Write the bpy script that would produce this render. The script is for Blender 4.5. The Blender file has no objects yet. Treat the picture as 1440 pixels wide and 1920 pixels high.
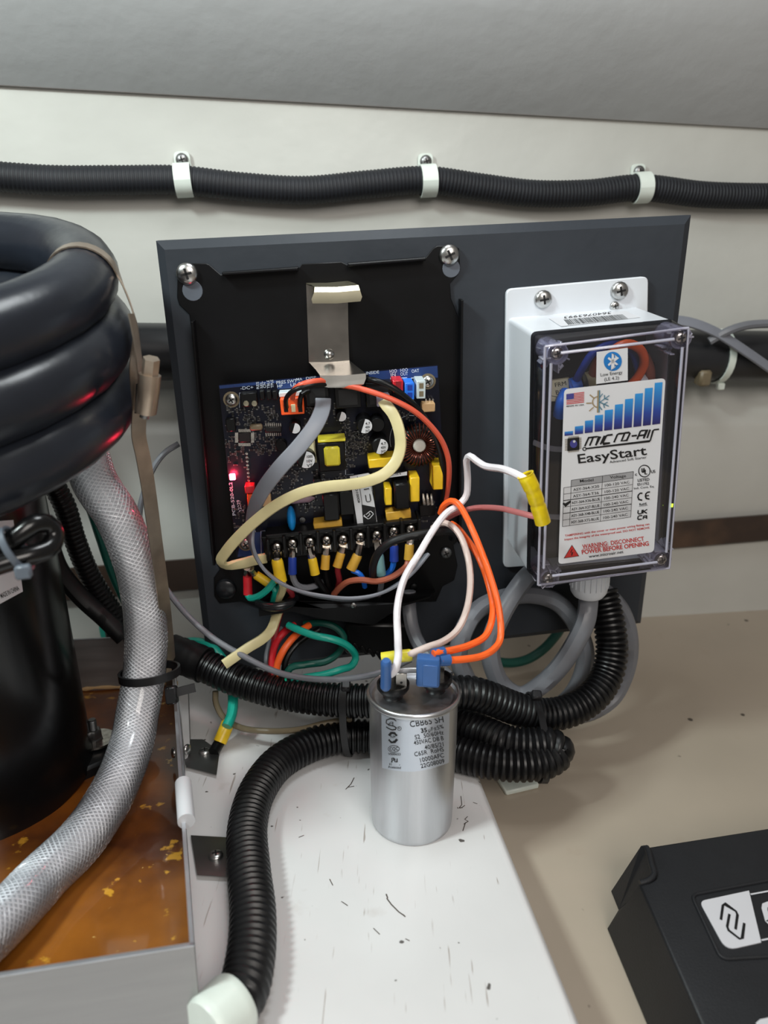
import bpy, bmesh, math, random
from mathutils import Vector, Matrix
from math import sin, cos, tan, pi, radians, atan2, sqrt
random.seed(7)
SC = bpy.context.scene
COL = SC.collection
# ------------------------------------------------------------------ camera
FPX = 1400.0                      # focal length in pixels of the 1440 x 1920 frame
PITCH = radians(21.8)
CAM = Vector((0, 0, .35))
FW = Vector((0, cos(PITCH), -sin(PITCH))); UPV = Vector((0, sin(PITCH), cos(PITCH))); RT = Vector((1, 0, 0))
cd = bpy.data.cameras.new('camera'); cam = bpy.data.objects.new('camera', cd); COL.objects.link(cam)
cd.sensor_fit = 'VERTICAL'; cd.sensor_height = 36; cd.lens = FPX / 1920 * 36
cd.clip_start = .01; cd.clip_end = 20
cd.dof.use_dof = True; cd.dof.focus_distance = .47; cd.dof.aperture_fstop = 7
cam.location = CAM; cam.rotation_euler = (pi / 2 - PITCH, 0, 0)
SC.camera = cam
# ------------------------------------------------------------------ light
w = bpy.data.worlds.new('world'); SC.world = w; w.use_nodes = True
w.node_tree.nodes['Background'].inputs[0].default_value = (1, .93, .86, 1)
w.node_tree.nodes['Background'].inputs[1].default_value = .18
def area(name, loc, aim, size, energy, col=(1, 1, 1), size_y=None):
    d = bpy.data.lights.new(name, 'AREA'); d.energy = energy; d.color = col; d.size = size
    if size_y: d.shape = 'RECTANGLE'; d.size_y = size_y
    o = bpy.data.objects.new(name, d); COL.objects.link(o); o.location = loc
    o.rotation_euler = (Vector(aim) - Vector(loc)).to_track_quat('-Z', 'Y').to_euler()
    return o
area('cabin_lamp', (-.42, .15, .70), (0, .45, .12), .10, 3.9, (.89, 1, .98))
area('deck_lamp', (.0, .42, .66), (0, .40, 0), .14, .95, (.93, .98, 1))
area('front_fill', (.30, -.45, .85), (.08, .5, .12), .5, 5.9, (1, .94, .88))  # added soft fill from behind the camera, lifts the label and front faces
SC.view_settings.view_transform = 'Standard'; SC.view_settings.look = 'None'
SC.view_settings.gamma = 1; SC.view_settings.exposure = 0; SC.view_settings.use_curve_mapping = False

# ------------------------------------------------------------------ planes seen through the lens
def ray(x, y): return RT * ((x - 720) / FPX) + UPV * ((960 - y) / FPX) + FW
def hit(x, y, O, n):
    r = ray(x, y); return CAM + r * ((O - CAM).dot(n) / r.dot(n))
PSI = radians(5)
PN = Vector((sin(PSI), -cos(PSI), 0)); PO = Vector((0, .49, 0))          # mounting panel: upright, 49 cm ahead
def P(x, y, h=0): return hit(x, y, PO + PN * (h * .001), PN)             # h = mm in front of the panel
PU = (P(1301, 403) - P(290, 452)).normalized(); PV = PN.cross(PU).normalized()
PZ = P(800, 800)
PF = Matrix((PU, PV, PN)).transposed().to_4x4(); PF.translation = PZ     # panel frame, metres
PFI = PF.inverted()
def uv(x, y, h=0): return PFI @ P(x, y, h)
TILT = radians(6)
FN = Vector((0, sin(TILT), cos(TILT))); FO = Vector((0, .38, 0))         # plinth top, slopes down away from us
def F(x, y, h=0): return hit(x, y, FO + FN * (h * .001), FN)
def Y(x, y, d): return hit(x, y, Vector((0, d, 0)), Vector((0, 1, 0)))
WPSI = radians(9)
WN = Vector((sin(WPSI), -cos(WPSI), 0)); WO = Vector((0, .66, 0))
def W(x, y, h=0): return hit(x, y, WO + WN * (h * .001), WN)
ZLOW = -.032
def G(x, y, h=0): return hit(x, y, Vector((0, 0, ZLOW + h * .001)), Vector((0, 0, 1)))

# ------------------------------------------------------------------ materials
def lin(c): return tuple(((v / 255) / 12.92 if v / 255 <= .04045 else ((v / 255 + .055) / 1.055) ** 2.4) for v in c) + (1,)
def new_mat(name):
    m = bpy.data.materials.new(name); m.use_nodes = True
    nt = m.node_tree; return m, nt, nt.nodes['Principled BSDF']
def mat(name, rgb, rough=.5, metal=0, spec=.5, var=.12, vscale=60, bump=0, bscale=400, coat=0, trans=0, sub=0):
    """principled with a little procedural unevenness in colour, gloss and relief"""
    m, nt, b = new_mat(name); N = nt.nodes; L = nt.links
    tc = N.new('ShaderNodeTexCoord'); n = N.new('ShaderNodeTexNoise'); n.inputs['Scale'].default_value = vscale; n.inputs['Detail'].default_value = 4
    L.new(tc.outputs['Object'], n.inputs['Vector'])
    r = N.new('ShaderNodeValToRGB'); c = lin(rgb)
    r.color_ramp.elements[0].position = .3; r.color_ramp.elements[1].position = .7
    r.color_ramp.elements[0].color = tuple(v * (1 - var) for v in c[:3]) + (1,)
    r.color_ramp.elements[1].color = tuple(min(1, v * (1 + var)) for v in c[:3]) + (1,)
    L.new(n.outputs['Fac'], r.inputs['Fac']); L.new(r.outputs['Color'], b.inputs['Base Color'])
    b.inputs['Roughness'].default_value = rough; b.inputs['Metallic'].default_value = metal
    b.inputs['Specular IOR Level'].default_value = spec
    if coat: b.inputs['Coat Weight'].default_value = coat; b.inputs['Coat Roughness'].default_value = .1
    if trans: b.inputs['Transmission Weight'].default_value = trans
    if sub: b.inputs['Subsurface Weight'].default_value = sub; b.inputs['Subsurface Radius'].default_value = (.004, .004, .004)
    if bump:
        n2 = N.new('ShaderNodeTexNoise'); n2.inputs['Scale'].default_value = bscale; n2.inputs['Detail'].default_value = 3
        L.new(tc.outputs['Object'], n2.inputs['Vector'])
        bp = N.new('ShaderNodeBump'); bp.inputs['Strength'].default_value = bump; bp.inputs['Distance'].default_value = .001
        L.new(n2.outputs['Fac'], bp.inputs['Height']); L.new(bp.outputs['Normal'], b.inputs['Normal'])
    return m
def emit(name, rgb, s):
    m, nt, b = new_mat(name); b.inputs['Base Color'].default_value = lin(rgb)
    b.inputs['Emission Color'].default_value = lin(rgb); b.inputs['Emission Strength'].default_value = s; return m
def clear(name, tint, body=.06, rough=.04, milk=(200, 200, 210)):
    """thin clear or milky plastic: see-through, with a Fresnel sheen and a little body colour"""
    m, nt, b = new_mat(name); N = nt.nodes; L = nt.links; out = N['Material Output']
    t = N.new('ShaderNodeBsdfTransparent'); t.inputs[0].default_value = lin(tint)
    b.inputs['Base Color'].default_value = lin(milk); b.inputs['Roughness'].default_value = rough
    g = N.new('ShaderNodeBsdfGlossy'); g.inputs['Roughness'].default_value = rough
    fr = N.new('ShaderNodeFresnel'); fr.inputs[0].default_value = 1.49
    m1 = N.new('ShaderNodeMixShader'); m1.inputs[0].default_value = body
    L.new(t.outputs[0], m1.inputs[1]); L.new(b.outputs[0], m1.inputs[2])
    m2 = N.new('ShaderNodeMixShader'); L.new(fr.outputs[0], m2.inputs[0]); L.new(m1.outputs[0], m2.inputs[1]); L.new(g.outputs[0], m2.inputs[2])
    L.new(m2.outputs[0], out.inputs['Surface']); return m
M = {}
def MM(k, *a, **kw): M[k] = mat(k, *a, **kw)
MM('panel', (50, 54, 60), .5, bump=.25, bscale=90, vscale=14, var=.10, spec=.25)
MM('panel_edge', (90, 96, 106), .45, vscale=30)
MM('black_steel', (9, 9, 11), .42, var=.3, vscale=40, spec=.22)
MM('black_plastic', (13, 13, 14), .36, var=.15, spec=.3)
MM('black_rubber', (15, 16, 18), .5, var=.25, vscale=30, spec=.4)
MM('loom', (13, 13, 15), .38, var=.3, vscale=50, spec=.5)
MM('wall_loom', (22, 24, 30), .6, var=.2)
MM('foam', (32, 36, 44), .30, var=.18, vscale=22, spec=.5, bump=.12, bscale=160)
MM('compressor', (13, 13, 14), .22, var=.3, vscale=25, spec=.5)
MM('steel', (190, 190, 188), .28, 1, var=.12, vscale=35)
MM('dull_steel', (140, 140, 140), .4, 1, var=.22, vscale=25)
MM('clip_steel', (172, 168, 162), .24, 1, var=.2, vscale=60)
MM('gold_steel', (176, 170, 148), .4, 1, var=.08)
MM('band_steel', (178, 162, 146), .34, .88, var=.2, vscale=60)
MM('aluminium', (205, 207, 210), .33, 1, var=.05, vscale=20)
MM('solder', (205, 198, 190), .22, 1, var=.3, vscale=300)
MM('pcb', (8, 12, 30), .36, var=.4, vscale=70, spec=.3, coat=.1)
MM('pcb_blue', (26, 52, 104), .4, var=.2)
MM('silk', (190, 200, 215), .6)
MM('white_enclosure', (214, 218, 224), .35, var=.03, vscale=20)
MM('label_white', (212, 213, 217), .42, var=.02)
MM('ink', (14, 14, 16), .5)
MM('mark', (74, 62, 54), .6); MM('ink_grey', (150, 150, 153), .5); MM('cell_grey', (196, 196, 199), .5); MM('ink_red', (186, 48, 44), .5)
MM('flag_red', (190, 50, 55), .5); MM('flag_blue', (60, 60, 130), .5)
MM('sun_gold', (150, 130, 95), .5); MM('snow_blue', (85, 125, 145), .5); MM('rune_blue', (24, 116, 190), .45)
MM('yellow', (242, 200, 40), .35, var=.08, vscale=200); MM('yellow_dim', (214, 166, 60), .45, var=.12, vscale=150)
MM('tape_yellow', (226, 214, 62), .3, var=.08, vscale=200)
MM('orange', (255, 104, 40), .38, var=.05); MM('salmon', (214, 88, 62), .4, var=.08); MM('brown', (176, 96, 70), .45, var=.1)
MM('pink', (186, 112, 112), .45, var=.08); MM('white_wire', (226, 222, 226), .38, var=.04, vscale=80); MM('blush_wire', (206, 188, 180), .42, var=.04)
MM('grey_wire', (112, 114, 120), .42, var=.06); MM('grey_flat', (124, 127, 136), .38, var=.05); MM('cream', (212, 200, 152), .38, var=.06, vscale=90)
MM('teal', (24, 170, 150), .36, var=.08); MM('dark_teal', (14, 88, 76), .4, var=.1); MM('pale_teal', (120, 165, 168), .35)
MM('red', (206, 34, 46), .38); MM('dark_red', (140, 32, 40), .45)
MM('blue', (38, 120, 236), .38); MM('navy_blue', (30, 62, 160), .38); MM('disc_blue', (24, 138, 214), .2, var=.05)
MM('tan', (214, 176, 128), .5, var=.08); MM('nylon', (200, 212, 214), .4, sub=.2); MM('grey_can', (150, 152, 156), .35, .6)
MM('orange_plastic', (250, 92, 36), .38); MM('resistor', (150, 124, 138), .45)
MM('copper', (120, 62, 48), .25, .75, var=.3, vscale=120); MM('glue', (196, 192, 182), .5)
MM('cap_label', (206, 213, 224), .36, .7, var=.03); MM('crimp_blue', (64, 110, 176), .3, var=.1, trans=.25)
MM('natural_nylon', (222, 230, 222), .4, var=.05, sub=.15); MM('dark_tie', (26, 26, 28), .35); MM('grey_tie', (92, 100, 110), .4)
MM('cover', (30, 31, 34), .48, var=.1, bump=.15, bscale=900, spec=.4)
MM('cover_label', (205, 205, 210), .45, var=.02)
MM('pipe', (34, 35, 38), .35, var=.12); MM('grommet', (22, 24, 27), .25)
MM('khaki', (120, 108, 86), .4); MM('smd_grey', (62, 60, 60), .4); MM('cream_paper', (226, 218, 178), .5); MM('bead_teal', (30, 210, 170), .3)
M['butt_yellow'] = mat('butt_yellow', (240, 212, 10), .22, var=.15, vscale=160, trans=.25, spec=.6)
M['led_red'] = emit('led_red', (255, 50, 70), 60); M['led_green'] = emit('led_green', (190, 255, 40), 6)
M['clear_lid'] = clear('clear_lid', (250, 250, 253), .015, .03)
M['clear_post'] = clear('clear_post', (232, 231, 244), .46, .06, (210, 209, 236)); M['clear_rail'] = clear('clear_rail', (236, 236, 246), .55, .08, (214, 214, 232))
M['hose'] = clear('hose', (252, 252, 254), .10, .10, (226, 230, 236)); M['bore'] = clear('bore', (225, 226, 230), .86, .3, (236, 237, 240))
MM('braid', (250, 251, 253), .25, var=.02, spec=.8)

def painted(name, rgb, speck=0, scratch=0, bump=.25, bscale=60, rough=.45, rust=None, coat=0, spotscale=90):
    m, nt, b = new_mat(name); N = nt.nodes; L = nt.links
    tc = N.new('ShaderNodeTexCoord')
    def noise(scale, detail=4, rot=None, sc=None):
        n = N.new('ShaderNodeTexNoise'); n.inputs['Scale'].default_value = scale; n.inputs['Detail'].default_value = detail
        if sc:
            mp = N.new('ShaderNodeMapping'); mp.inputs['Scale'].default_value = sc; mp.inputs['Rotation'].default_value = rot or (0, 0, 0)
            L.new(tc.outputs['Object'], mp.inputs[0]); L.new(mp.outputs[0], n.inputs['Vector'])
        else: L.new(tc.outputs['Object'], n.inputs['Vector'])
        return n
    def ramp(src, p0, p1, c0, c1):
        r = N.new('ShaderNodeValToRGB'); r.color_ramp.elements[0].position = p0; r.color_ramp.elements[1].position = p1
        r.color_ramp.elements[0].color = c0; r.color_ramp.elements[1].color = c1; L.new(src, r.inputs[0]); return r
    c = lin(rgb)
    base = ramp(noise(9).outputs['Fac'], .3, .7, tuple(v * .93 for v in c[:3]) + (1,), tuple(min(1, v * 1.04) for v in c[:3]) + (1,))
    cur = base.outputs[0]
    def over(fac, col):
        nonlocal cur
        mx = N.new('ShaderNodeMix'); mx.data_type = 'RGBA'; L.new(fac, mx.inputs['Factor']); L.new(cur, mx.inputs['A']); mx.inputs['B'].default_value = lin(col); cur = mx.outputs['Result']
    if rust:
        for sc_, p0, p1, col in rust: over(ramp(noise(sc_, 6).outputs['Fac'], p0, p1, (0, 0, 0, 1), (1, 1, 1, 1)).outputs[0], col)
    if scratch:
        for k_, (sc_, rot, p) in enumerate((((520, 26, 20), .5, .69), ((600, 22, 20), -.7, .70), ((480, 30, 20), 1.3, .70))):
            a_ = ramp(noise(1, 2, (0, 0, rot), sc_).outputs['Fac'], p, p + .03, (0, 0, 0, 1), (.6 * scratch,) * 3 + (1,))
            b_ = ramp(noise(22 + 7 * k_, 2).outputs['Fac'], .52, .60, (0, 0, 0, 1), (1, 1, 1, 1))
            mu = N.new('ShaderNodeMath'); mu.operation = 'MULTIPLY'; L.new(a_.outputs[0], mu.inputs[0]); L.new(b_.outputs[0], mu.inputs[1])
            over(mu.outputs[0], (128, 108, 92))
    if speck:
        over(ramp(noise(spotscale, 1).outputs['Fac'], .765, .79, (0, 0, 0, 1), (speck,) * 3 + (1,)).outputs[0], (62, 54, 48))
        over(ramp(noise(34, 5).outputs['Fac'], .66, .80, (0, 0, 0, 1), (.35,) * 3 + (1,)).outputs[0], (160, 138, 118))
    L.new(cur, b.inputs['Base Color']); b.inputs['Roughness'].default_value = rough
    if coat: b.inputs['Coat Weight'].default_value = coat; b.inputs['Coat Roughness'].default_value = .06
    bp = N.new('ShaderNodeBump'); bp.inputs['Strength'].default_value = bump; bp.inputs['Distance'].default_value = .002
    L.new(noise(bscale, 4).outputs['Fac'], bp.inputs['Height']); L.new(bp.outputs[0], b.inputs['Normal'])
    return m
M['wall'] = painted('wall_paint', (197, 197, 191), bump=.45, bscale=28, rough=.35)
M['ceiling'] = painted('ceiling_paint', (178, 180, 181), bump=.3, bscale=50, rough=.6)
M['plinth'] = painted('plinth_gelcoat', (224, 223, 223), speck=.9, scratch=1, bump=.15, bscale=30, rough=.32, spotscale=170)
M['lowfloor'] = painted('floor_gelcoat', (178, 166, 150), speck=.9, bump=.45, bscale=12, rough=.28, spotscale=70)
M['brown_board'] = painted('brown_board', (58, 45, 38), rust=[(20, .5, .7, (84, 64, 50))], bump=.4, bscale=40, rough=.5)
M['rust_pan'] = painted('rust_pan', (142, 80, 26), rust=[(13, .42, .60, (84, 44, 20)), (6, .54, .68, (168, 102, 30)), (70, .64, .68, (208, 152, 48)), (120, .70, .73, (226, 186, 110))], bump=.2, bscale=60, rough=.3, coat=.9)
def brushed(name, rgb, rough, sc):
    m, nt, b = new_mat(name); N = nt.nodes; L = nt.links
    tc = N.new('ShaderNodeTexCoord'); mp = N.new('ShaderNodeMapping'); mp.inputs['Scale'].default_value = sc
    n = N.new('ShaderNodeTexNoise'); n.inputs['Scale'].default_value = 1; n.inputs['Detail'].default_value = 4
    L.new(tc.outputs['Object'], mp.inputs[0]); L.new(mp.outputs[0], n.inputs['Vector'])
    r = N.new('ShaderNodeValToRGB'); c = lin(rgb); r.color_ramp.elements[0].color = tuple(v * .75 for v in c[:3]) + (1,); r.color_ramp.elements[1].color = c
    L.new(n.outputs['Fac'], r.inputs[0]); L.new(r.outputs[0], b.inputs['Base Color'])
    mr = N.new('ShaderNodeMapRange'); mr.inputs[3].default_value = rough - .08; mr.inputs[4].default_value = rough + .1
    L.new(n.outputs['Fac'], mr.inputs[0]); L.new(mr.outputs[0], b.inputs['Roughness']); b.inputs['Metallic'].default_value = 1 if rough < .45 else .8
    return m
M['can_alu'] = brushed('can_aluminium', (214, 216, 220), .36, (260, 260, 12))
M['tray_steel'] = brushed('tray_steel', (174, 172, 172), .5, (20, 20, 240))
M['tray_edge'] = mat('tray_edge', (205, 208, 214), .3, .8)
def bar_mat():
    m, nt, b = new_mat('bar_print'); N = nt.nodes; L = nt.links
    tc = N.new('ShaderNodeTexCoord'); sp = N.new('ShaderNodeSeparateXYZ'); r = N.new('ShaderNodeValToRGB')
    L.new(tc.outputs['Generated'], sp.inputs[0]); L.new(sp.outputs['Z'], r.inputs[0])
    r.color_ramp.elements[0].color = lin((38, 32, 88)); r.color_ramp.elements[1].color = lin((48, 146, 214))
    e = r.color_ramp.elements.new(.35); e.color = lin((42, 66, 146))
    L.new(r.outputs[0], b.inputs['Base Color']); b.inputs['Roughness'].default_value = .45; return m
M['bar_print'] = bar_mat()

# ------------------------------------------------------------------ mesh building
class MB:
    def __init__(s): s.v = []; s.f = []
    def add(s, vs, fs):
        o = len(s.v); s.v += [Vector(v) for v in vs]; s.f += [tuple(i + o for i in f) for f in fs]
    def from_bm(s, bm, mtx=None):
        bm.verts.index_update()
        s.add([(mtx @ v.co if mtx else v.co.copy()) for v in bm.verts], [[v.index for v in f.verts] for f in bm.faces]); bm.free()
    # ---- primitives, all given in a frame (Matrix) ; None = world
    def box(s, fr, c, size, bev=0, rz=0, seg=1):
        bm = bmesh.new(); bmesh.ops.create_cube(bm, size=1)
        for v in bm.verts: v.co = Vector((v.co.x * size[0], v.co.y * size[1], v.co.z * size[2]))
        if bev: bmesh.ops.bevel(bm, geom=bm.edges[:], offset=bev, segments=seg, affect='EDGES', profile=.5)
        m = Matrix.Translation(c) @ Matrix.Rotation(rz, 4, 'Z')
        s.from_bm(bm, (fr @ m) if fr else m); return s
    def prism(s, fr, poly, h0, h1, inset=0, ins_h=None):
        """poly in frame xy, extruded h0..h1; inset>0 chamfers the top rim"""
        n = len(poly); a = sum(poly[i][0] * poly[(i + 1) % n][1] - poly[(i + 1) % n][0] * poly[i][1] for i in range(n))
        if a < 0: poly = list(reversed(poly))
        rings = [[(p[0], p[1], h0) for p in poly]]
        if inset:
            rings.append([(p[0], p[1], h1 - (ins_h or inset)) for p in poly])
            rings.append([(q[0], q[1], h1) for q in inset_poly(poly, inset)])
        else: rings.append([(p[0], p[1], h1) for p in poly])
        vs = [Vector(p) for r in rings for p in r]
        if fr: vs = [fr @ v for v in vs]
        fs = [tuple(reversed(range(n)))]
        for k in range(len(rings) - 1):
            for i in range(n): fs.append((k * n + i, k * n + (i + 1) % n, (k + 1) * n + (i + 1) % n, (k + 1) * n + i))
        fs.append(tuple(range((len(rings) - 1) * n, len(rings) * n))); s.add(vs, fs); return s
    def loft(s, rings, cap0=True, cap1=True, closed=True):
        n = len(rings[0]); vs = [v for r in rings for v in r]; fs = []
        for k in range(len(rings) - 1):
            for i in range(n if closed else n - 1):
                fs.append((k * n + i, k * n + (i + 1) % n, (k + 1) * n + (i + 1) % n, (k + 1) * n + i))
        if cap0: fs.append(tuple(reversed(range(n))))
        if cap1: fs.append(tuple(range((len(rings) - 1) * n, len(rings) * n)))
        s.add(vs, fs); return s
    def lathe(s, fr, c, prof, seg=20, cap=True):
        c = Vector(c); rings = []
        for r, h in prof: rings.append([(fr @ (c + Vector((r * cos(2 * pi * i / seg), r * sin(2 * pi * i / seg), h))) if fr else c + Vector((r * cos(2 * pi * i / seg), r * sin(2 * pi * i / seg), h))) for i in range(seg)])
        s.loft(rings, cap, cap); return s
    def tube(s, pts, r, seg=10, rfun=None, cap=True):
        """sweep a circle along world points; rfun(arc length in m, fraction) gives the radius"""
        pts = [Vector(p) for p in pts]; T = tangents(pts); n = ortho(T[0]); L = 0; tot = sum((pts[i + 1] - pts[i]).length for i in range(len(pts) - 1)) or 1
        rings = []
        for i, p in enumerate(pts):
            if i: L += (p - pts[i - 1]).length
            n = (n - T[i] * n.dot(T[i])).normalized(); b = T[i].cross(n)
            rr = rfun(L, L / tot) if rfun else r
            rings.append([p + (n * cos(2 * pi * k / seg) + b * sin(2 * pi * k / seg)) * rr for k in range(seg)])
        s.loft(rings, cap, cap); return s
    def ribbon(s, pts, a, b, faces, rnd=True):
        """flat cable: half width a, half thickness b; faces = world vector the flat side looks along, per point"""
        pts = [Vector(p) for p in pts]; T = tangents(pts); rings = []
        prof = [(-a, 0), (-a * .93, b * .8), (-a * .8, b), (a * .8, b), (a * .93, b * .8), (a, 0), (a * .93, -b * .8), (a * .8, -b), (-a * .8, -b), (-a * .93, -b * .8)] if rnd else [(-a, -b), (-a, b), (a, b), (a, -b)]
        for i, p in enumerate(pts):
            fn = faces[i]; fn = (fn - T[i] * fn.dot(T[i])).normalized(); w_ = T[i].cross(fn)
            rings.append([p + w_ * q[0] + fn * q[1] for q in prof])
        s.loft(rings); return s
    def quad(s, a, b, c, d): s.add([a, b, c, d], [(0, 1, 2, 3)]); return s
    def poly(s, vs): s.add(vs, [tuple(range(len(vs)))]); return s
    def stroke(s, pts, wd, nrm, closed=False):
        """a flat line of width wd on a surface with normal nrm"""
        pts = [Vector(p) for p in pts]; n = len(pts)
        if closed: pts = pts + [pts[0], pts[1]]
        L_, R_ = [], []
        for i in range(len(pts)):
            a = pts[max(0, i - 1)]; b = pts[min(len(pts) - 1, i + 1)]
            d = (b - a).normalized(); q = nrm.cross(d).normalized(); k = 1
            if 0 < i < len(pts) - 1:
                d1 = (pts[i] - pts[i - 1]).normalized(); k = 1 / max(.5, abs(d.dot(d1)))
            L_.append(pts[i] + q * wd / 2 * k); R_.append(pts[i] - q * wd / 2 * k)
        o = []
        if closed: L_, R_ = L_[1:], R_[1:]
        vs = L_ + R_; m_ = len(L_)
        s.add(vs, [(i, i + m_, i + 1 + m_, i + 1) for i in range(m_ - 1)]); return s
def inset_poly(poly, d):
    n = len(poly); out = []
    for i in range(n):
        p0 = Vector(poly[i - 1][:2]); p1 = Vector(poly[i][:2]); p2 = Vector(poly[(i + 1) % n][:2])
        e1 = (p1 - p0).normalized(); e2 = (p2 - p1).normalized()
        n1 = Vector((-e1.y, e1.x)); n2 = Vector((-e2.y, e2.x)); m_ = (n1 + n2)
        if m_.length < 1e-6: m_ = n1
        m_.normalize(); k = d / max(.35, m_.dot(n1)); out.append(tuple(p1 + m_ * k))
    return out
def roundpoly(poly, r, k=4):
    n = len(poly); out = []; rr = r if isinstance(r, (list, tuple)) else [r] * n
    for i in range(n):
        p0 = Vector(poly[i - 1]); p1 = Vector(poly[i]); p2 = Vector(poly[(i + 1) % n])
        if rr[i] <= 0: out.append(p1); continue
        a = p1 + (p0 - p1).normalized() * rr[i]; b = p1 + (p2 - p1).normalized() * rr[i]
        for j in range(k + 1):
            t = j / k; out.append(a * (1 - t) ** 2 + p1 * 2 * t * (1 - t) + b * t * t)
    return out
def tangents(pts):
    T = []
    for i in range(len(pts)):
        d = pts[min(i + 1, len(pts) - 1)] - pts[max(i - 1, 0)]
        T.append(d.normalized() if d.length > 1e-9 else Vector((0, 0, 1)))
    return T
def ortho(t):
    a = Vector((0, 0, 1)) if abs(t.z) < .9 else Vector((1, 0, 0)); return (a - t * a.dot(t)).normalized()
def smooth(pts, step=.004):
    """Catmull-Rom through the points (vectors of any size), then even spacing"""
    P_ = [Vector(p) for p in pts]; P_ = [P_[0] * 2 - P_[1]] + P_ + [P_[-1] * 2 - P_[-2]]; out = []
    for i in range(1, len(P_) - 2):
        p0, p1, p2, p3 = P_[i - 1:i + 3]
        d1 = max(1e-5, (p1.xyz - p0.xyz).length) ** .5; d2 = max(1e-5, (p2.xyz - p1.xyz).length) ** .5; d3 = max(1e-5, (p3.xyz - p2.xyz).length) ** .5
        m1 = (p2 - p1 + ((p1 - p0) / d1 - (p2 - p0) / (d1 + d2)) * d2); m2 = (p2 - p1 + ((p3 - p2) / d3 - (p3 - p1) / (d2 + d3)) * d2)
        for j in range(24):
            t = j / 24; out.append(p1 * (2 * t ** 3 - 3 * t * t + 1) + m1 * (t ** 3 - 2 * t * t + t) + p2 * (-2 * t ** 3 + 3 * t * t) + m2 * (t ** 3 - t * t))
    out.append(P_[-2]); res = [out[0]]; acc = 0; tot = 0
    for i in range(1, len(out)): tot += (out[i].xyz - out[i - 1].xyz).length
    n = max(2, round(tot / step)); st = tot / n; nxt = st
    for i in range(1, len(out)):
        l = (out[i].xyz - out[i - 1].xyz).length
        while l > 0 and acc + l >= nxt - 1e-9 and len(res) < n:
            t = (nxt - acc) / l; res.append(out[i - 1].lerp(out[i], t)); nxt += st
        acc += l
    res.append(out[-1]); return res
# ------------------------------------------------------------------ objects
THINGS = []
def link(name, mb, m, parent=None, label=None, sharp=40):
    me = bpy.data.meshes.new(name); me.from_pydata([tuple(v) for v in mb.v], [], mb.f); me.update()
    bm = bmesh.new(); bm.from_mesh(me); bmesh.ops.recalc_face_normals(bm, faces=bm.faces[:]); bm.to_mesh(me); bm.free()
    me.materials.append(M[m] if isinstance(m, str) else m)
    for p in me.polygons: p.use_smooth = True
    me.set_sharp_from_angle(angle=radians(sharp))
    o = bpy.data.objects.new(name, me); COL.objects.link(o)
    if parent: o.parent = parent
    if label: o['label'] = label
    return o
def thing(name, label, cat, group=None):
    o = bpy.data.objects.new(name, None); COL.objects.link(o); o.empty_display_size = .01
    o['label'] = label; o['category'] = cat
    if group: o['group'] = group
    THINGS.append(o); return o
def solo(name, mb, m, label, cat, group=None):
    o = link(name, mb, m, None, label); o['category'] = cat
    if group: o['group'] = group
    THINGS.append(o); return o
def struct(name, mb, m, parent=None, label=None):
    o = link(name, mb, m, parent, label); o['kind'] = 'structure'; return o
def settle():
    """put every thing's origin at the middle of its base"""
    for t in THINGS:
        objs = [t] + list(t.children_recursive); pts = [v.co for o in objs if o.type == 'MESH' for v in o.data.vertices]
        if not pts: continue
        b = Vector(((min(p.x for p in pts) + max(p.x for p in pts)) / 2, (min(p.y for p in pts) + max(p.y for p in pts)) / 2, min(p.z for p in pts)))
        for o in objs:
            if o.type == 'MESH': o.data.transform(Matrix.Translation(-b))
            elif o.type == 'LIGHT': o.location -= b
        t.location = b
# ------------------------------------------------------------------ lettering
_cache = {}
def glyphs(s, bold):
    k = (s, bold)
    if k not in _cache:
        cu = bpy.data.curves.new('t', 'FONT'); cu.body = s; cu.size = 1; cu.offset = bold; cu.resolution_u = 3
        o = bpy.data.objects.new('t', cu); COL.objects.link(o)
        dg = bpy.context.evaluated_depsgraph_get(); me = bpy.data.meshes.new_from_object(o.evaluated_get(dg))
        _cache[k] = ([v.co.copy() for v in me.vertices], [tuple(p.vertices) for p in me.polygons])
        bpy.data.objects.remove(o); bpy.data.curves.remove(cu); bpy.data.meshes.remove(me)
    return _cache[k]
CAPH = .70
def text(mb, s, fn, p0, p1, hgt, bold=0, lean=0, e=.25):
    """letters fitted between baseline ends p0,p1 with capital height hgt, drawn on surface fn(x, y, e)"""
    vs, fs = glyphs(s, bold)
    if not vs: return
    x0 = min(v.x for v in vs); x1 = max(v.x for v in vs); d = Vector((p1[0] - p0[0], p1[1] - p0[1])); 
    up = Vector((d.y, -d.x)).normalized() * hgt if isinstance(hgt, (int, float)) else Vector(hgt)
    out = []
    for v in vs:
        s_ = (v.x - x0) / (x1 - x0); t_ = v.y / CAPH
        q = Vector(p0) + d * s_ + up * t_ + d.normalized() * (lean * t_ * up.length); out.append(fn(q.x, q.y, e))
    mb.add(out, fs)
def onpanel(h): return lambda x, y, e=0: P(x, y, h + e)
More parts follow.
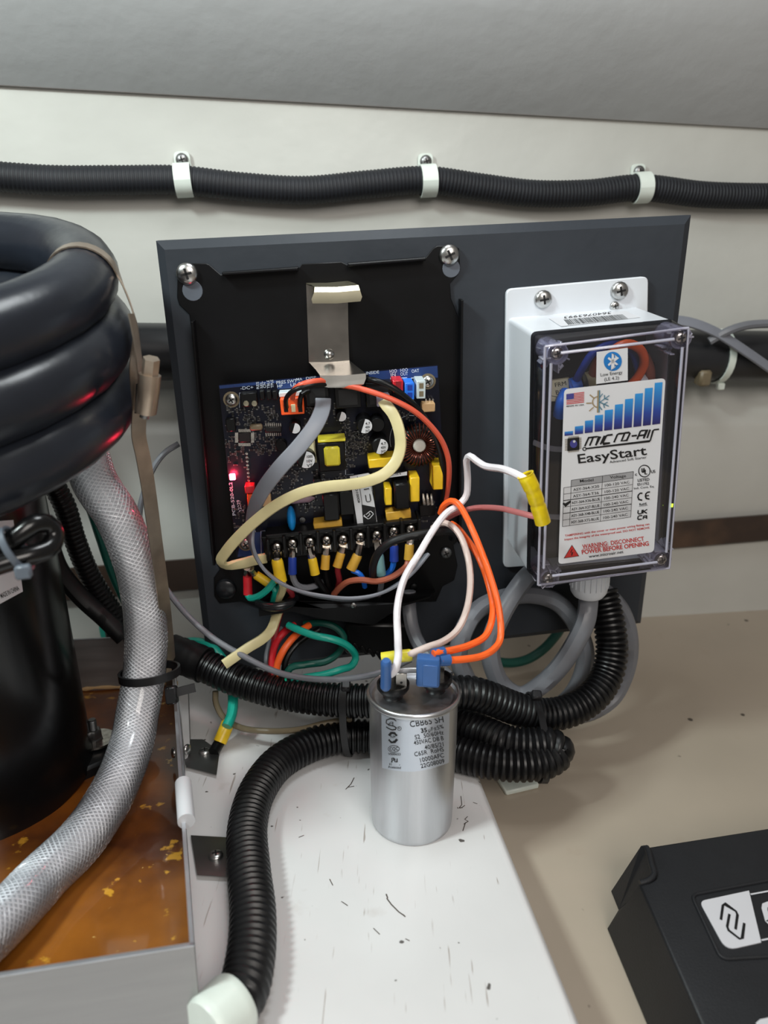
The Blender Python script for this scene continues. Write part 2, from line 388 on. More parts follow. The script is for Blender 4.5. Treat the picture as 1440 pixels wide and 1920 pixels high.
# ------------------------------------------------------------------ shared small hardware
def screw(parent, fr, c, r, name='screw', m='steel', dome=.45, rz=.3, washer=0, cross='ink', hex_=False):
    """pan-head cross screw standing along the frame's z"""
    mb = MB(); c = Vector(c)
    if washer: mb.lathe(fr, c, [(washer, 0), (washer, r * .16), (r, r * .16)], 20)
    prof = [(r, 0), (r, r * .2)] + [(r * cos(a), r * .2 + r * dome * sin(a)) for a in (.4, .75, 1.1, 1.4)] + [(.001 * r, r * (.2 + dome))]
    mb.lathe(fr, c, prof, 6 if hex_ else 18); o = link(name, mb, m, parent)
    if cross:
        x = MB()
        for k in (0, 1): x.box(fr, c + Vector((0, 0, r * (.2 + dome) - r * .06)), (r * 1.0, r * .22, r * .16), 0, rz + k * pi / 2)
        link('cross_recess', x, cross, o)
    return o
def upr(fr_pt, n):
    """frame at a world point with z along n"""
    z = n.normalized(); x = ortho(z); y = z.cross(x); m = Matrix((x, y, z)).transposed().to_4x4(); m.translation = fr_pt; return m
def corr(mb, pts, r, pitch, depth=.16, seg=20):
    """corrugated loom: ridged tube"""
    pts = smooth(pts, pitch / 6)
    n = [0]
    def rf(L, t):
        ph = (L / pitch) % 1.0
        k = 1 if ph < .5 else (1 - depth if .62 < ph < .88 else 1 - depth * .5)
        return r * k
    mb.tube(pts, r, seg, rf); return pts
def zip_tie(parent_or_none, centre, axis, r, wd=.0024, th=.0006, head=None, label=None, m='dark_tie', squash=1, sq_axis=None, name='cable_tie', group=None):
    t = thing(name, label, 'cable tie', group) if parent_or_none is None else parent_or_none
    z = axis.normalized(); x = (sq_axis - z * sq_axis.dot(z)).normalized() if sq_axis else ortho(z); y = z.cross(x)
    ring = [centre + (x * cos(a) * squash + y * sin(a)) * (r + th) for a in [2 * pi * i / 28 for i in range(28)]]
    nr = [(x * cos(a) + y * sin(a) * squash).normalized() for a in [2 * pi * i / 28 for i in range(28)]]
    rings = [[p - z * wd - n * th, p + z * wd - n * th, p + z * wd + n * th, p - z * wd + n * th] for p, n in zip(ring, nr)]
    mb = MB(); mb.loft(rings + [rings[0]], False, False); link('strap', mb, m, t)
    if head is not None:
        hc, hd = head; fr = upr(hc, hd); hb = MB(); hb.box(fr, (0, 0, 0), (.0062, .0066, .0052), .0009)
        link('tie_head', hb, m, t)
    return t
# ================================================================== SETTING
def wall_rows(rows, n=12):
    rings = []
    for yl, yr, h in rows: rings.append([W(-260 + (1700 + 260) * i / n, yl + (yr - yl) * (i / n), h) for i in range(n + 1)])
    return rings
edge = (146, 255, 0)
wr = wall_rows([edge, (744, 693, 0), (756, 700, 6), (812, 784, 34), (826, 797, 36), (1094, 944, 30)])
mb = MB(); mb.loft(wr, False, False, False)
lw = wall_rows([(1160, 992, 30), (1215, 1085, 30), (1244, 1128, 33)])
mb.loft(lw, False, False, False); struct('wall_back', mb, 'wall')
bd = wall_rows([(1094, 944, 30), (1096, 946, 37), (1158, 990, 37), (1160, 992, 30)])
mb = MB(); mb.loft(bd, False, False, False); struct('trim_1', mb, 'brown_board')
# deck underside: leans from the wall top towards us and up
e0 = wr[0]; mb = MB()
mb.loft([[p + Vector((0, .004, .006)) for p in e0], [p + Vector((0, -.004, .000)) for p in e0], [p + Vector((0, -.062, .057)) for p in e0], [p + Vector((0, -.070, .085)) for p in e0]], False, False, False)
struct('ceiling', mb, 'ceiling')
# low floor on the right, curving up into the wall foot
foot = lw[-1]; rings = [foot]
for k in range(1, 9):
    a = k / 8; row = []
    for p in foot:
        d = .16 * a; q = p + WN * d; q.z = ZLOW + (p.z - ZLOW) * (1 - a) ** 2.2; row.append(q)
    rings.append(row)
rings.append([Vector((p.x, .1, ZLOW)) for p in foot]); rings.append([Vector((p.x, -.3, ZLOW)) for p in foot])
mb = MB(); mb.loft(rings, False, False, False); struct('floor', mb, 'lowfloor')
# raised white plinth, top slopes away
def pl(x, y): return Vector((x, y, -(y - .38) * tan(TILT)))
r0 = F(893, 1435); r1 = F(1093, 1920); dr = (r1 - r0).normalized()
ra = r0 - dr * .235; rb = r1 + dr * .30
def plpt(v): return (v.x, v.y)
out = [(-.6, rb.y), (rb.x, rb.y), (ra.x, ra.y), (ra.x - .02, .655), (-.6, .60)]
out = roundpoly([Vector(p) for p in out], [0, 0, .02, 0, 0])
def plring(d, h): 
    pts = inset_poly([tuple(p) for p in out][::1] if True else out, d); return [pl(*p) + Vector((0, 0, h)) for p in pts]
mb = MB(); mb.loft([plring(0, -.06), plring(0, -.005), plring(.0012, -.0022), plring(.004, -.0004), plring(.007, 0)], False, True)
plinth = struct('plinth', mb, 'plinth')
def mark(strokes, wd):
    mb = MB()
    for st in strokes: mb.stroke([F(x, y, .15) for x, y in st], wd, FN)
    o = link('dark_mark', mb, 'mark', plinth); o['kind'] = 'structure'
q_ = lambda pts: [(660 + X / 5.4875, 1250 + Y_ / 5.4857) for X, Y_ in pts]
mark([q_([(1120, 1330), (1130, 1420), (1100, 1455), (1145, 1440), (1160, 1425)]), q_([(1140, 1450), (1105, 1455)]), q_([(1190, 1540), (1160, 1570), (1195, 1590), (1165, 1610), (1140, 1690)]), q_([(1150, 1620), (1175, 1600)]), q_([(1245, 1395), (1290, 1410)]), q_([(1085, 1445), (1090, 1460)])], .0005)
mark([[(648, 1480), (658, 1470), (664, 1458)], [(652, 1476), (664, 1474)]], .0006)
mark([[(724, 1676), (727, 1684)], [(725, 1684), (734, 1696), (748, 1710), (757, 1716)], [(756, 1715), (760, 1719)]], .0007)
mark([[(640, 1690), (652, 1698)], [(618, 1648), (624, 1660)], [(560, 1570), (570, 1566)], [(700, 1740), (712, 1752)], [(760, 1760), (768, 1764)]], .0005)

# ---- loom along the wall with its three nylon clips
lp = [(-120, 322), (-20, 330), (100, 338), (220, 338), (340, 338), (450, 350), (570, 357), (690, 346), (800, 338), (900, 351), (1000, 363), (1100, 362), (1200, 352), (1320, 365), (1460, 368), (1580, 366)]
mb = MB(); wpts = corr(mb, [W(x, y, 11) for x, y in lp], .0106, .0030, .05, 16)
solo('wall_cable_loom', mb, 'wall_loom', 'long dark cable loom sagging across the white wall above the grey panel', 'cable loom')
for (x, y, sx, sy), lb in zip(((344, 338, 342, 300), (802, 339, 797, 303), (1202, 352, 1195, 322)),
        ('white nylon clip with screw, leftmost on the wall loom', 'white nylon clip on the wall loom above the middle of the grey panel', 'white nylon clip on the wall loom, nearest the right edge')):
    t = thing('cable_clip', lb, 'cable clip', 'nylon clips holding the wall loom')
    c = W(x, y, 11); ax = (W(x + 20, y + (-2 if x < 1000 else -2), 11) - W(x - 20, y, 11)).normalized()
    zz = ax; xx = WN; yy = zz.cross(xx).normalized(); mb = MB(); rings = []
    for i in range(25):
        a = 2 * pi * i / 24; n = xx * cos(a) + yy * sin(a); p = c + n * .0112
        rings.append([p - zz * .0062, p + zz * .0062, p + zz * .0062 + n * .0012, p - zz * .0062 + n * .0012])
    mb.loft(rings, False, False); link('band', mb, 'natural_nylon', t)
    up_ = yy if yy.z > 0 else -yy
    tab = MB(); fr = Matrix((zz, up_, zz.cross(up_))).transposed().to_4x4()
    if (fr @ Vector((0, 0, 1))).dot(WN) < 0: fr = Matrix((-zz, up_, (-zz).cross(up_))).transposed().to_4x4()
    fr.translation = W(sx, sy, 1); tab.prism(fr, [tuple(p) for p in roundpoly([Vector(p) for p in ((-.006, -.014), (.006, -.014), (.006, .006), (-.006, .006))], .004)], 0, .0024)
    link('tab', tab, 'natural_nylon', t)
    screw(t, fr, (0, 0, .0024), .0048, m='dull_steel', dome=.6)

# ---- large black pipe behind the panel
mb = MB(); mb.tube(smooth([W(x, y, 34) for x, y in ((-260, 655), (300, 660), (900, 663), (1440, 668), (1700, 670))], .05), .0225, 28)
pipe = thing('black_pipe', 'fat black pipe running along the wall behind the grey panel', 'pipe'); link('pipe_body', mb, 'pipe', pipe)
for x0, hh in ((1345, .0240),):
    c = W(x0, 668, 34); ax = (W(1440, 668, 34) - W(1300, 667, 34)).normalized()
    zip_tie(pipe, c, ax, .0229, .003, .0007, head=(c + WN * .012 - Vector((0, 0, .0245)), WN), m='natural_nylon')
mb = MB(); mb.box(upr(W(1318, 708, 52), WN), (0, 0, 0), (.014, .011, .012), .002); link('saddle', mb, 'khaki', pipe)
fl = [(1240, 600, 58), (1290, 604, 60), (1340, 622, 62), (1400, 660, 64), (1460, 702, 64)]
mb = MB(); pts = smooth([W(x, y, h) for x, y, h in fl], .006); mb.ribbon(pts, .0048, .0013, [WN + Vector((0, 0, .8))] * len(pts))
solo('flat_cable', mb, 'grey_flat', 'flat grey cable drooping across the black pipe at the right edge', 'cable')
fl = [(1330, 640, 60), (1362, 622, 63), (1400, 610, 62), (1470, 606, 60)]
mb = MB(); pts = smooth([W(x, y, h) for x, y, h in fl], .006); mb.tube(pts, .0036, 8)
solo('round_cable', mb, 'grey_wire', 'short round grey cable lying on top of the black pipe at the right edge', 'cable')

# ================================================================== GREY MOUNTING PANEL
t = thing('mounting_panel', 'large dark grey rectangular panel behind the circuit board and white box', 'panel')
poly = [uv(290, 452), uv(1301, 403), uv(1205, 1173), uv(390, 1268)]
mb = MB(); mb.prism(PF, [tuple(p[:2]) for p in poly], -.012, 0, .0052, .004)
# the chamfer is lighter where the paint is cut
o = link('board', mb, 'panel', t, sharp=20)
for (x, y) in ((520, 530), (1010, 530)):
    c = uv(x, y); d = .155 if x > 800 else .13
    mb = MB(); mb.box(PF, (c.x, c.y, -.012 - d / 2), (.03, .04, d), .001); link('standoff', mb, 'brown_board', t)

# ================================================================== BLACK CHASSIS PLATE
def U2(x, y, h): v = uv(x, y, h); return (v.x, v.y)
t = thing('control_chassis', 'black folded steel tray screwed to the left half of the grey panel', 'bracket')
pp = [(333, 500), (338, 494), (386, 494), (392, 496), (414, 515), (560, 503), (566, 495), (640, 491), (650, 496), (797, 485), (812, 466), (820, 461), (852, 461), (861, 466), (863, 505), (858, 516), (844, 532), (846, 560), (862, 600), (866, 1010), (850, 1022), (858, 1060), (852, 1088), (830, 1100), (812, 1120), (800, 1215), (505, 1222), (484, 1160), (452, 1128), (412, 1132), (402, 1118), (401, 1084), (412, 1068), (396, 1040), (362, 640), (355, 590), (336, 572), (332, 558)]
mb = MB(); mb.prism(PF, [U2(x, y, 2) for x, y in pp[:24] + [(818, 1128), (484, 1138)] + pp[28:]], .0003, .002, .0004)
link('back_plate', mb, 'black_steel', t)
for nm, (a, b), hh in (('side_flange', ((364, 600), (404, 1050)), .011), ('side_flange', ((862, 560), (858, 1010)), .011)):
    p0 = Vector(U2(*a, 2)); p1 = Vector(U2(*b, 2)); d = (p1 - p0).normalized(); q = Vector((-d.y, d.x)) * .0008
    mb = MB(); mb.prism(PF, [tuple(p0 - q), tuple(p1 - q), tuple(p1 + q), tuple(p0 + q)], .002, hh, .0003); link(nm, mb, 'black_steel', t)
for a, b in (((418, 513), (560, 503)), ((652, 496), (796, 485))):
    mb = MB(); p0 = Vector(U2(*a, 4)); p1 = Vector(U2(*b, 4)); d = (p1 - p0).normalized(); q = Vector((-d.y, d.x)) * .001
    mb.prism(PF, [tuple(p0 - q), tuple(p1 - q), tuple(p1 + q), tuple(p0 + q)], .002, .0095, .0006); link('top_lip', mb, 'black_steel', t)
# bottom shelf folded forwards, with the cable grommet
sh0 = [uv(470, 1128, 2), uv(818, 1112, 2)]
mb = MB()
A = [P(478, 1122, 3), P(815, 1106, 3)]; Bq = [P(480, 1132, 22), P(486, 1134, 30), P(560, 1128, 30), P(606, 1142, 34), P(760, 1132, 34), P(806, 1118, 26)]
th = Vector((0, 0, -.0015)); ringa = [A[0]] + Bq + [A[1]]
mb.loft([[p for p in ringa], [p + th for p in ringa]], True, True); link('bottom_shelf', mb, 'black_steel', t)
lipb = [P(484, 1133, 30), P(560, 1127, 30.3), P(606, 1141, 34.3), P(762, 1131, 34.3)]
mb = MB(); mb.loft([[lipb[0], lipb[1], lipb[2], lipb[3]], [P(486, 1156, 30), P(548, 1147, 30), P(600, 1160, 34), P(700, 1172, 34)], [P(486, 1156, 29), P(548, 1147, 29), P(600, 1160, 33), P(700, 1172, 33)], [P(484, 1133, 29), P(560, 1127, 29), P(606, 1141, 33), P(762, 1131, 33)]], True, True, False)
link('shelf_lip', mb, 'black_steel', t)
mb = MB(); g = P(519, 1124, 24); ring = [g + PU * (.0125 * cos(a)) + (PN * .82 + Vector((0, 0, .0))) * (.0125 * sin(a)) for a in [2 * pi * i / 28 for i in range(29)]]
mb.tube(ring, .0033, 10, cap=False); link('grommet', mb, 'grommet', t)
# keyhole tab bump and round hole showing the board
mb = MB(); mb.lathe(PF, uv(424, 1103, 2), [(.0075, 0), (.007, .003), (.005, .0042), (.0004, .0046)], 18); link('embossed_bump', mb, 'grommet', t)
mb = MB(); mb.lathe(PF, uv(361, 545, 2), [(.0062, 0), (.006, .0002), (.0005, .0002)], 20); link('round_hole', mb, 'panel_edge', t)
mb = MB(); mb.lathe(PF, uv(846, 503, 2), [(.0056, 0), (.0054, .0002), (.0005, .0002)], 20); link('round_hole', mb, 'panel_edge', t)
screw(t, PF, uv(351, 513, 2.2), .0066, rz=.2); screw(t, PF, uv(842, 478, 2.2), .0064, rz=.4, washer=0)
screw(t, PF, uv(836, 1036, 2.2), .0044, m='dull_steel', rz=.4); screw(t, PF, uv(663, 1135, 34), .0022, m='steel')
screw(t, PF, uv(776, 1100, 2.2), .003, m='black_steel', cross=None)
# wiring duct under the shelf
mb = MB()
c = uv(712, 1180, 6); mb.box(PF, (c.x, c.y, .012), (.052, .026, .018), .002, -.12); link('cable_duct', mb, 'black_plastic', t)
mb = MB()
for i in range(4):
    c = uv(668 + i * 14, 1212 + i * 5, 20); mb.box(PF, (c.x, c.y, .016), (.0026, .008, .012), .0004, .5)
link('duct_finger', mb, 'black_plastic', t)

# ---- stainless retaining clip
t = thing('retaining_clip', 'bent stainless spring clip riveted to the black plate above the circuit board', 'clip')
rows = [(616, 672, 727, 32), (604, 682, 724, 32.6), (600, 686, 714, 33), (600, 686, 704, 33.5), (592, 672, 693, 22), (579, 655, 679, 4), (577, 653, 620, 3), (574, 652, 533, 3)]
def strip(rows, th):
    a = [[P(xl, y, h), P((xl + xr) / 2, y - .02 * 0, h), P(xr, y - (xr - xl) * .045, h)] for xl, xr, y, h in rows]
    top = [[p for p in r] for r in a]; rings = []
    for i, r in enumerate(a):
        tan_ = (a[min(i + 1, len(a) - 1)][1] - a[max(i - 1, 0)][1]).normalized(); n = tan_.cross(PU).normalized()
        if n.dot(PN) < 0: n = -n
        rings.append([r[0], r[1], r[2], r[2] - n * th, r[1] - n * th, r[0] - n * th])
    m_ = MB(); m_.loft(rings); return m_
link('strap', strip(rows, .0009), 'clip_steel', t, sharp=25)
link('hook', strip([(574, 652, 533, 3), (584, 664, 534, 10), (590, 672, 538, 17), (589, 675, 548, 20), (584, 679, 561, 20.5), (586, 676, 569, 20.5)], .0009), 'gold_steel', t, 'pale gold bent hook', sharp=25)
mb = MB(); mb.lathe(PF, uv(617, 664, 3), [(.0036, 0), (.0034, .0012), (.0024, .0026), (.001, .0032), (.0002, .0033)], 18); link('rivet', mb, 'steel', t)
for s in (640, 603):
    pass

# ================================================================== CIRCUIT BOARD
HB = 14.0
pcb = thing('circuit_board', 'dark navy circuit board crowded with components, lit by a red lamp', 'circuit board')
bp = [(410, 722), (821, 685), (838, 1002), (444, 1046)]
mb = MB(); mb.prism(PF, [U2(x, y, HB) for x, y in bp], HB * .001 - .0016, HB * .001); link('board', mb, 'pcb', pcb)
mb = MB()
for x, y in ((434, 749), (802, 715), (461, 1019)):
    c = uv(x, y, HB); mb.lathe(PF, (c.x, c.y, .002), [(.003, 0), (.003, .0104)], 8)
link('standoff_post', mb, 'steel', pcb)
# bare blue strips along the edge and by the corners
for q in ([(411, 723), (640, 702), (640, 706), (412, 729)], [(690, 698), (820, 686), (821, 708), (694, 712)], [(452, 1000), (492, 997), (495, 1042), (446, 1044)], [(520, 714), (600, 707), (600, 724), (520, 730)]):
    mb = MB(); mb.poly([P(x, y, HB + .12) for x, y in q]); link('solder_mask', mb, 'pcb_blue', pcb, 'lighter blue bare board strip')
def comp(name, x0, y0, x1, y1, h1, m, h0=HB, bev=.0004, rz=0, label=None, parent=None):
    c = uv((x0 + x1) / 2, (y0 + y1) / 2, h1); k = (P(x0 + 1, y0, h1) - P(x0, y0, h1)).length
    o = MB(); o.box(PF, (c.x, c.y, (h0 + h1) * .0005), ((x1 - x0) * k, (y1 - y0) * k * 1.0, (h1 - h0) * .001), bev, rz)
    return link(name, o, m, parent or pcb, label)
RZ = -.02
for x, y, r in ((434, 749, .0045), (802, 715, .0045), (461, 1019.5, .0045)):
    mb = MB(); mb.lathe(PF, uv(x, y, HB), [(r * 1.15, 0), (r * 1.15, .0004)], 20); link('pad', mb, 'khaki', pcb)
    screw(pcb, PF, uv(x, y, HB + .4), r * .86, m='steel', rz=.5)
# DC header
o = comp('power_header', 451, 737, 482, 763, 22, 'black_plastic')
for x in (461.5, 477):
    mb = MB(); mb.lathe(PF, uv(x, 756.5, 22), [(.0019, 0), (.0017, .0006), (.0003, .0008)], 12); link('contact', mb, 'gold_steel', o)
for x in (487, 500, 511): comp('jumper_header', x, 733, x + 9, 750, 20, 'black_plastic')
# orange pressure switch connector
o = comp('orange_connector', 526, 747, 570, 778, 27, 'orange_plastic', label='orange three-way connector')
for x, m_ in ((536, 'black_plastic'), (550, 'cream_paper'), (563, 'black_plastic')):
    comp('slot', x - 4, 758, x + 4, 773, 27.4, m_, 25, .0002, 0, None, o)
comp('connector_rim', 523, 735, 566, 744, 22, 'nylon', HB)
# modular jacks
for a in ((573, 722, 617, 762, 26), (628, 724, 677, 766, 26), (686, 718, 736, 764, 25)):
    o = comp('modular_jack', *a, 'black_plastic', label=None)
    x0, y0, x1, y1, h = a; comp('socket', x0 + 7, y0 + 6, x1 - 7, y1 - 6, h + .15, 'ink', h - .5, 0, 0, None, o)
# sensor plugs
for (x0, y0, x1, y1), m_, lb in (((737, 714, 756, 736), 'red', 'red two-way plug'), ((759, 718, 777, 750), 'blue', 'blue two-way plug'), ((781, 714, 798, 748), 'nylon', 'white two-way plug')):
    o = comp('sensor_plug', x0, y0, x1, y1, 29, m_, label=lb, rz=-.03)
    for k in (0, 1):
        yy_ = y0 + (y1 - y0) * (.28 + .44 * k); comp('socket', x0 + 5, yy_ - 5, x1 - 4, yy_ + 5, 29.2, 'navy_blue' if m_ == 'blue' else ('dark_red' if m_ == 'red' else 'khaki'), 28, 0, -.03, None, o)
o = comp('optocoupler', 791, 756, 816, 773, 22, 'tan', bev=.0006, label='tan rectangular relay with legs on top')
for x in (799, 806, 812): comp('pin', x - 2, 748, x + 1.5, 754, 18, 'solder', HB, .0001, 0, None, o)
o = comp('optocoupler', 486, 929, 508, 951, 20, 'tan', bev=.0006, label='tan square relay by the grey flat cable')
# electrolytic capacitors, top half printed pale
def can(x, y, r, h, lit, txt=None, ring=False):
    mb = MB(); c = uv(x, y, h); b = Vector((c.x, c.y, HB * .001)); H = (h - HB) * .001; k = (P(x + 1, y, h) - P(x, y, h)).length; R = r * k
    mb.lathe(PF, b, [(R * 1.0, 0), (R, .001), (R * .93, .0018), (R, .0026), (R, H - .0006), (R * .9, H), (.0002, H)], 20)
    o = link('electrolytic_capacitor', mb, lit if lit == 'grey_can' else 'black_plastic', pcb)
    mb = MB(); arc = [(-.5 + i / 12 * 1.0) * pi * 1.15 - .35 for i in range(13)]
    if lit: mb.poly([PF @ Vector((c.x + R * .92 * cos(a), c.y + R * .92 * sin(a), h * .001 + .0002)) for a in arc]); link('printed_half', mb, 'label_white', o)
    if txt:
        mb = MB(); n = len(txt)
        for i, s in enumerate(txt): text(mb, s, onpanel(h), (x + r * .08, y - r * .62 + (i + 1) * r * .46), (x + r * .68, y - r * .68 + (i + 1) * r * .46), r * .30, .01, 0, .45)
        link('print', mb, 'ink', o)
can(684, 799, 15, 30, True, ('4.7', '400V', 'JVD')); can(708, 797, 14, 26, None); can(713, 837, 16, 30, True, ('4.7', '400V', 'JVD')); can(640, 781, 10, 24, True)
can(574, 862, 18, 31, True, ('1000', '10V', 'VT')); can(553, 803, 11, 24, True); can(527, 836, 11, 20, None)
mb = MB(); mb.prism(PF, [U2(x, y, 24) for x, y in ((577, 828), (590, 826), (594, 868), (580, 870))], HB * .001, .024, .001); link('hot_glue', mb, 'cream_paper', pcb)
# transformer with yellow tape
o = comp('transformer', 596, 828, 648, 886, 29, 'black_plastic', bev=.0008, label='black transformer core wrapped in yellow tape')
comp('tape', 608, 838, 638, 876, 31.5, 'tape_yellow', 27, .0012, 0, None, o); comp('tape_edge', 596, 824, 648, 829, 29.2, 'tape_yellow', 16, .0003, 0, None, o)
# toroid choke
tc = uv(785, 833, 20); R0 = .0094; rt = .0048
tor = thing_t = MB(); ring = [PF @ Vector((tc.x + R0 * cos(a), tc.y + R0 * sin(a), .0205)) for a in [2 * pi * i / 40 for i in range(41)]]
tor.tube(ring, rt, 12, cap=False); core = link('toroid_core', tor, 'black_plastic', pcb)
for k in range(34):
    a = 2 * pi * k / 34 + .05; mb = MB(); q = []
    for j in range(11):
        b_ = 2 * pi * j / 10 + .3; rr = R0 + (rt + .0004) * cos(b_); q.append(PF @ Vector((tc.x + rr * cos(a + .02 * j), tc.y + rr * sin(a + .02 * j), .0205 + (rt + .0004) * sin(b_))))
    mb.tube(q, .00042, 5, cap=False); link('winding', mb, 'copper', core)
mb = MB(); mb.lathe(PF, (tc.x, tc.y, .016), [(.0042, 0), (.0042, .0085), (.0034, .0096), (.0004, .010)], 14); link('glue_plug', mb, 'glue', core)
ringp = [PF @ Vector((uv(772, 823, HB).x + .0165 * cos(a), uv(772, 823, HB).y + .0165 * sin(a), HB * .001 + .0002)) for a in [2 * pi * i / 40 for i in range(40)]]
# yellow film capacitors
for nm, x0, y0, x1, y1, h in ((1, 691, 859, 744, 877, 29), (2, 812, 872, 831, 920, 31), (3, 769, 894, 787, 943, 29), (4, 722, 914, 735, 949, 27)):
    comp('film_capacitor', x0, y0, x1, y1, h, 'yellow', rz=(.03 if nm == 1 else -.02), bev=.0006, label='yellow box film capacitor')
o = comp('choke', 740, 905, 769, 958, 31, 'black_plastic', bev=.0012, label='black choke block with yellow base'); comp('choke_base', 724, 958, 771, 975, 24, 'yellow_dim', HB, .0005, .06, None, o)
o = comp('relay', 606, 926, 636, 979, 30, 'black_plastic', bev=.0008, label='black relay block with yellow base'); comp('relay_base', 588, 978, 642, 994, 25, 'yellow_dim', HB, .0005, .06, None, o)
comp('relay', 637, 920, 664, 968, 24, 'black_plastic', bev=.0006)
comp('relay', 588, 898, 602, 912, 22, 'black_plastic')
# blue disc, resistor, legs
mb = MB(); c = uv(546, 976, 27); rg = []
for i in range(9):
    a = -pi / 2 + pi * i / 8; rg.append([PF @ Vector((c.x + .0030 * sin(a) * 1.0 + 0, c.y + .0085 * cos(a) * cos(b_), c.z + .0085 * cos(a) * sin(b_) - .004)) for b_ in [2 * pi * k / 16 for k in range(16)]])
mb.loft(rg); link('disc_capacitor', mb, 'disc_blue', pcb, 'glossy blue disc on two wire legs')
mb = MB(); mb.tube([P(538, 938, 17), P(548, 938, 18), P(551, 938, 18), P(575, 935, 18), P(579, 935, 18), P(590, 934, 17)], .002, 10, lambda L, t: .0006 if t < .15 or t > .85 else .0026); link('resistor', mb, 'resistor', pcb)
o = comp('regulator', 787, 946, 816, 968, 20, 'black_plastic')
for x in (794, 801.5, 809):
    mb = MB(); mb.tube([P(x + 1.5, 946, 19), P(x, 935, 19), P(x - .5, 926, 17)], .0007, 6, lambda L, t: .0008 + .0006 * (1 - t)); link('pin', mb, 'solder', o)
# chips with legs
def chip(x0, y0, x1, y1, n, quad, lb):
    o = comp('chip', x0, y0, x1, y1, HB + 2.0, 'ink', rz=-.04, label=lb)
    for s in (0, 1):
        for i in range(n):
            x = x0 + (x1 - x0) * (i + .5) / n; y = (y0 - 3.5 if s == 0 else y1 + 3.5) ; comp('pin', x - 1, y - 3, x + 1, y + 3, HB + .9, 'solder', HB, 0, 0, None, o)
    if quad:
        for s in (0, 1):
            for i in range(n):
                y = y0 + (y1 - y0) * (i + .5) / n; x = (x0 - 3.5 if s == 0 else x1 + 3.5); comp('pin', x - 3, y - 1, x + 3, y + 1, HB + .9, 'solder', HB, 0, 0, None, o)
chip(447, 811, 470, 830, 9, True, 'square microcontroller with legs on four sides'); chip(497, 800, 528, 811, 8, False, 'long chip with two rows of legs')
comp('crystal', 468, 797, 492, 808, 18.5, 'khaki', bev=.0008); comp('pin_header', 424, 785, 441, 810, 19, 'black_plastic')
for i in range(8):
    mb = MB(); mb.lathe(PF, uv(462.5 + i * .6, 850 + i * 7.3, HB), [(.0011, 0), (.0009, .0005), (.0002, .0006)], 10); link('solder_pad', mb, 'solder', pcb)
mb = MB(); mb.lathe(PF, uv(567, 974, HB), [(.0026, 0), (.002, .0012), (.0003, .0015)], 14); link('solder_pad', mb, 'dull_steel', pcb)
o = comp('dip_switch', 459, 911, 477, 926, 22, 'red', rz=-.05, label='red and orange block below the red lamp'); comp('switch_face', 464, 926, 478, 962, 22, 'orange_plastic', HB, .0004, -.05, None, o)
# red indicator lamp with its own small light
o = comp('indicator_lamp', 430, 889, 441, 901, HB + 2.2, 'led_red', label='lit red indicator lamp')
ld = bpy.data.lights.new('indicator_glow', 'POINT'); ld.energy = .032; ld.color = (1, .03, .08); ld.shadow_soft_size = .0015
lo = bpy.data.objects.new('indicator_glow', ld); COL.objects.link(lo); lo.parent = pcb; lo.location = P(436, 895, HB + 4)
# many tiny surface mount parts
smd = MB(); smd2 = MB(); smd3 = MB(); rnd = random.Random(3)
zones = ((422, 762, 520, 808, 80), (424, 812, 470, 880, 40), (470, 815, 520, 850, 50), (570, 760, 632, 830, 30), (628, 782, 668, 880, 90), (505, 870, 600, 932, 60), (588, 890, 660, 912, 40), (650, 808, 690, 850, 60), (600, 700, 790, 712, 0), (740, 745, 780, 790, 16), (560, 925, 606, 960, 20), (440, 935, 460, 990, 16), (786, 936, 830, 985, 14))
for x0, y0, x1, y1, n in zones:
    for _ in range(n):
        x = rnd.uniform(x0, x1); y = rnd.uniform(y0, y1); c = uv(x, y, HB); a = rnd.choice((0, pi / 2)) + RZ
        s = rnd.uniform(.0007, .0014); (smd if rnd.random() < .5 else smd2).box(PF, (c.x, c.y, HB * .001 + .0004), (s * 1.9, s, .0008), 0, a)
        for q in (-1, 1): smd3.box(PF, (c.x + q * s * 1.1 * cos(a), c.y + q * s * 1.1 * sin(a), HB * .001 + .0003), (s * .45, s * 1.0, .0008), 0, a)
for m_, k in ((smd, 'ink'), (smd2, 'smd_grey'), (smd3, 'dull_steel')):
    o = link('surface_mount_parts', m_, k, pcb); o['kind'] = 'stuff'
# silk screen lettering
silk = MB(); fn = onpanel(HB)
for s, p0, p1, h in (('-DC+', (451, 731), (475, 729), 6), ('PRES SWT', (518.5, 720.5), (557, 716.5), 6), ('HP', (520, 727), (530, 726), 5.5), ('LP', (545, 724.5), (555, 723.5), 5.5), ('MA', (556, 714), (567, 713), 5), ('DISP', (574, 712), (593, 710), 5), ('INSIDE', (687, 702.5), (711, 700), 5.5), ('H2O', (731, 699.5), (744.5, 698), 6), ('IN', (733, 706), (742, 705), 6), ('H2O', (751, 697.5), (765, 696), 6), ('OUT', (751, 704.5), (765, 703.5), 6), ('OAT', (772, 699), (786, 697.5), 6), ('GT', (448, 963), (459, 961.5), 6), ('A', (476, 998), (480, 998), 5), ('CN', (470, 812), (476, 812), 4)):
    text(silk, s, fn, p0, p1, h, .008)
for s, p0, p1, h in (('PCB-520-0L2', (442, 966), (435, 904), 6), ('2229', (453, 955), (449, 937), 6), ('RES', (486, 729), (485, 716), 5), ('SEL', (493, 728), (492, 715), 5), ('CN', (499, 727), (498, 717), 5), ('TBLE', (506, 728), (505, 713), 5), ('TPLE', (513, 727), (512, 712), 5)):
    text(silk, s, fn, p0, p1, h, .008)
def line(mb, pts, wd, h=HB, e=.25, closed=False): mb.stroke([P(x, y, h + e) for x, y in pts], wd, PN, closed)
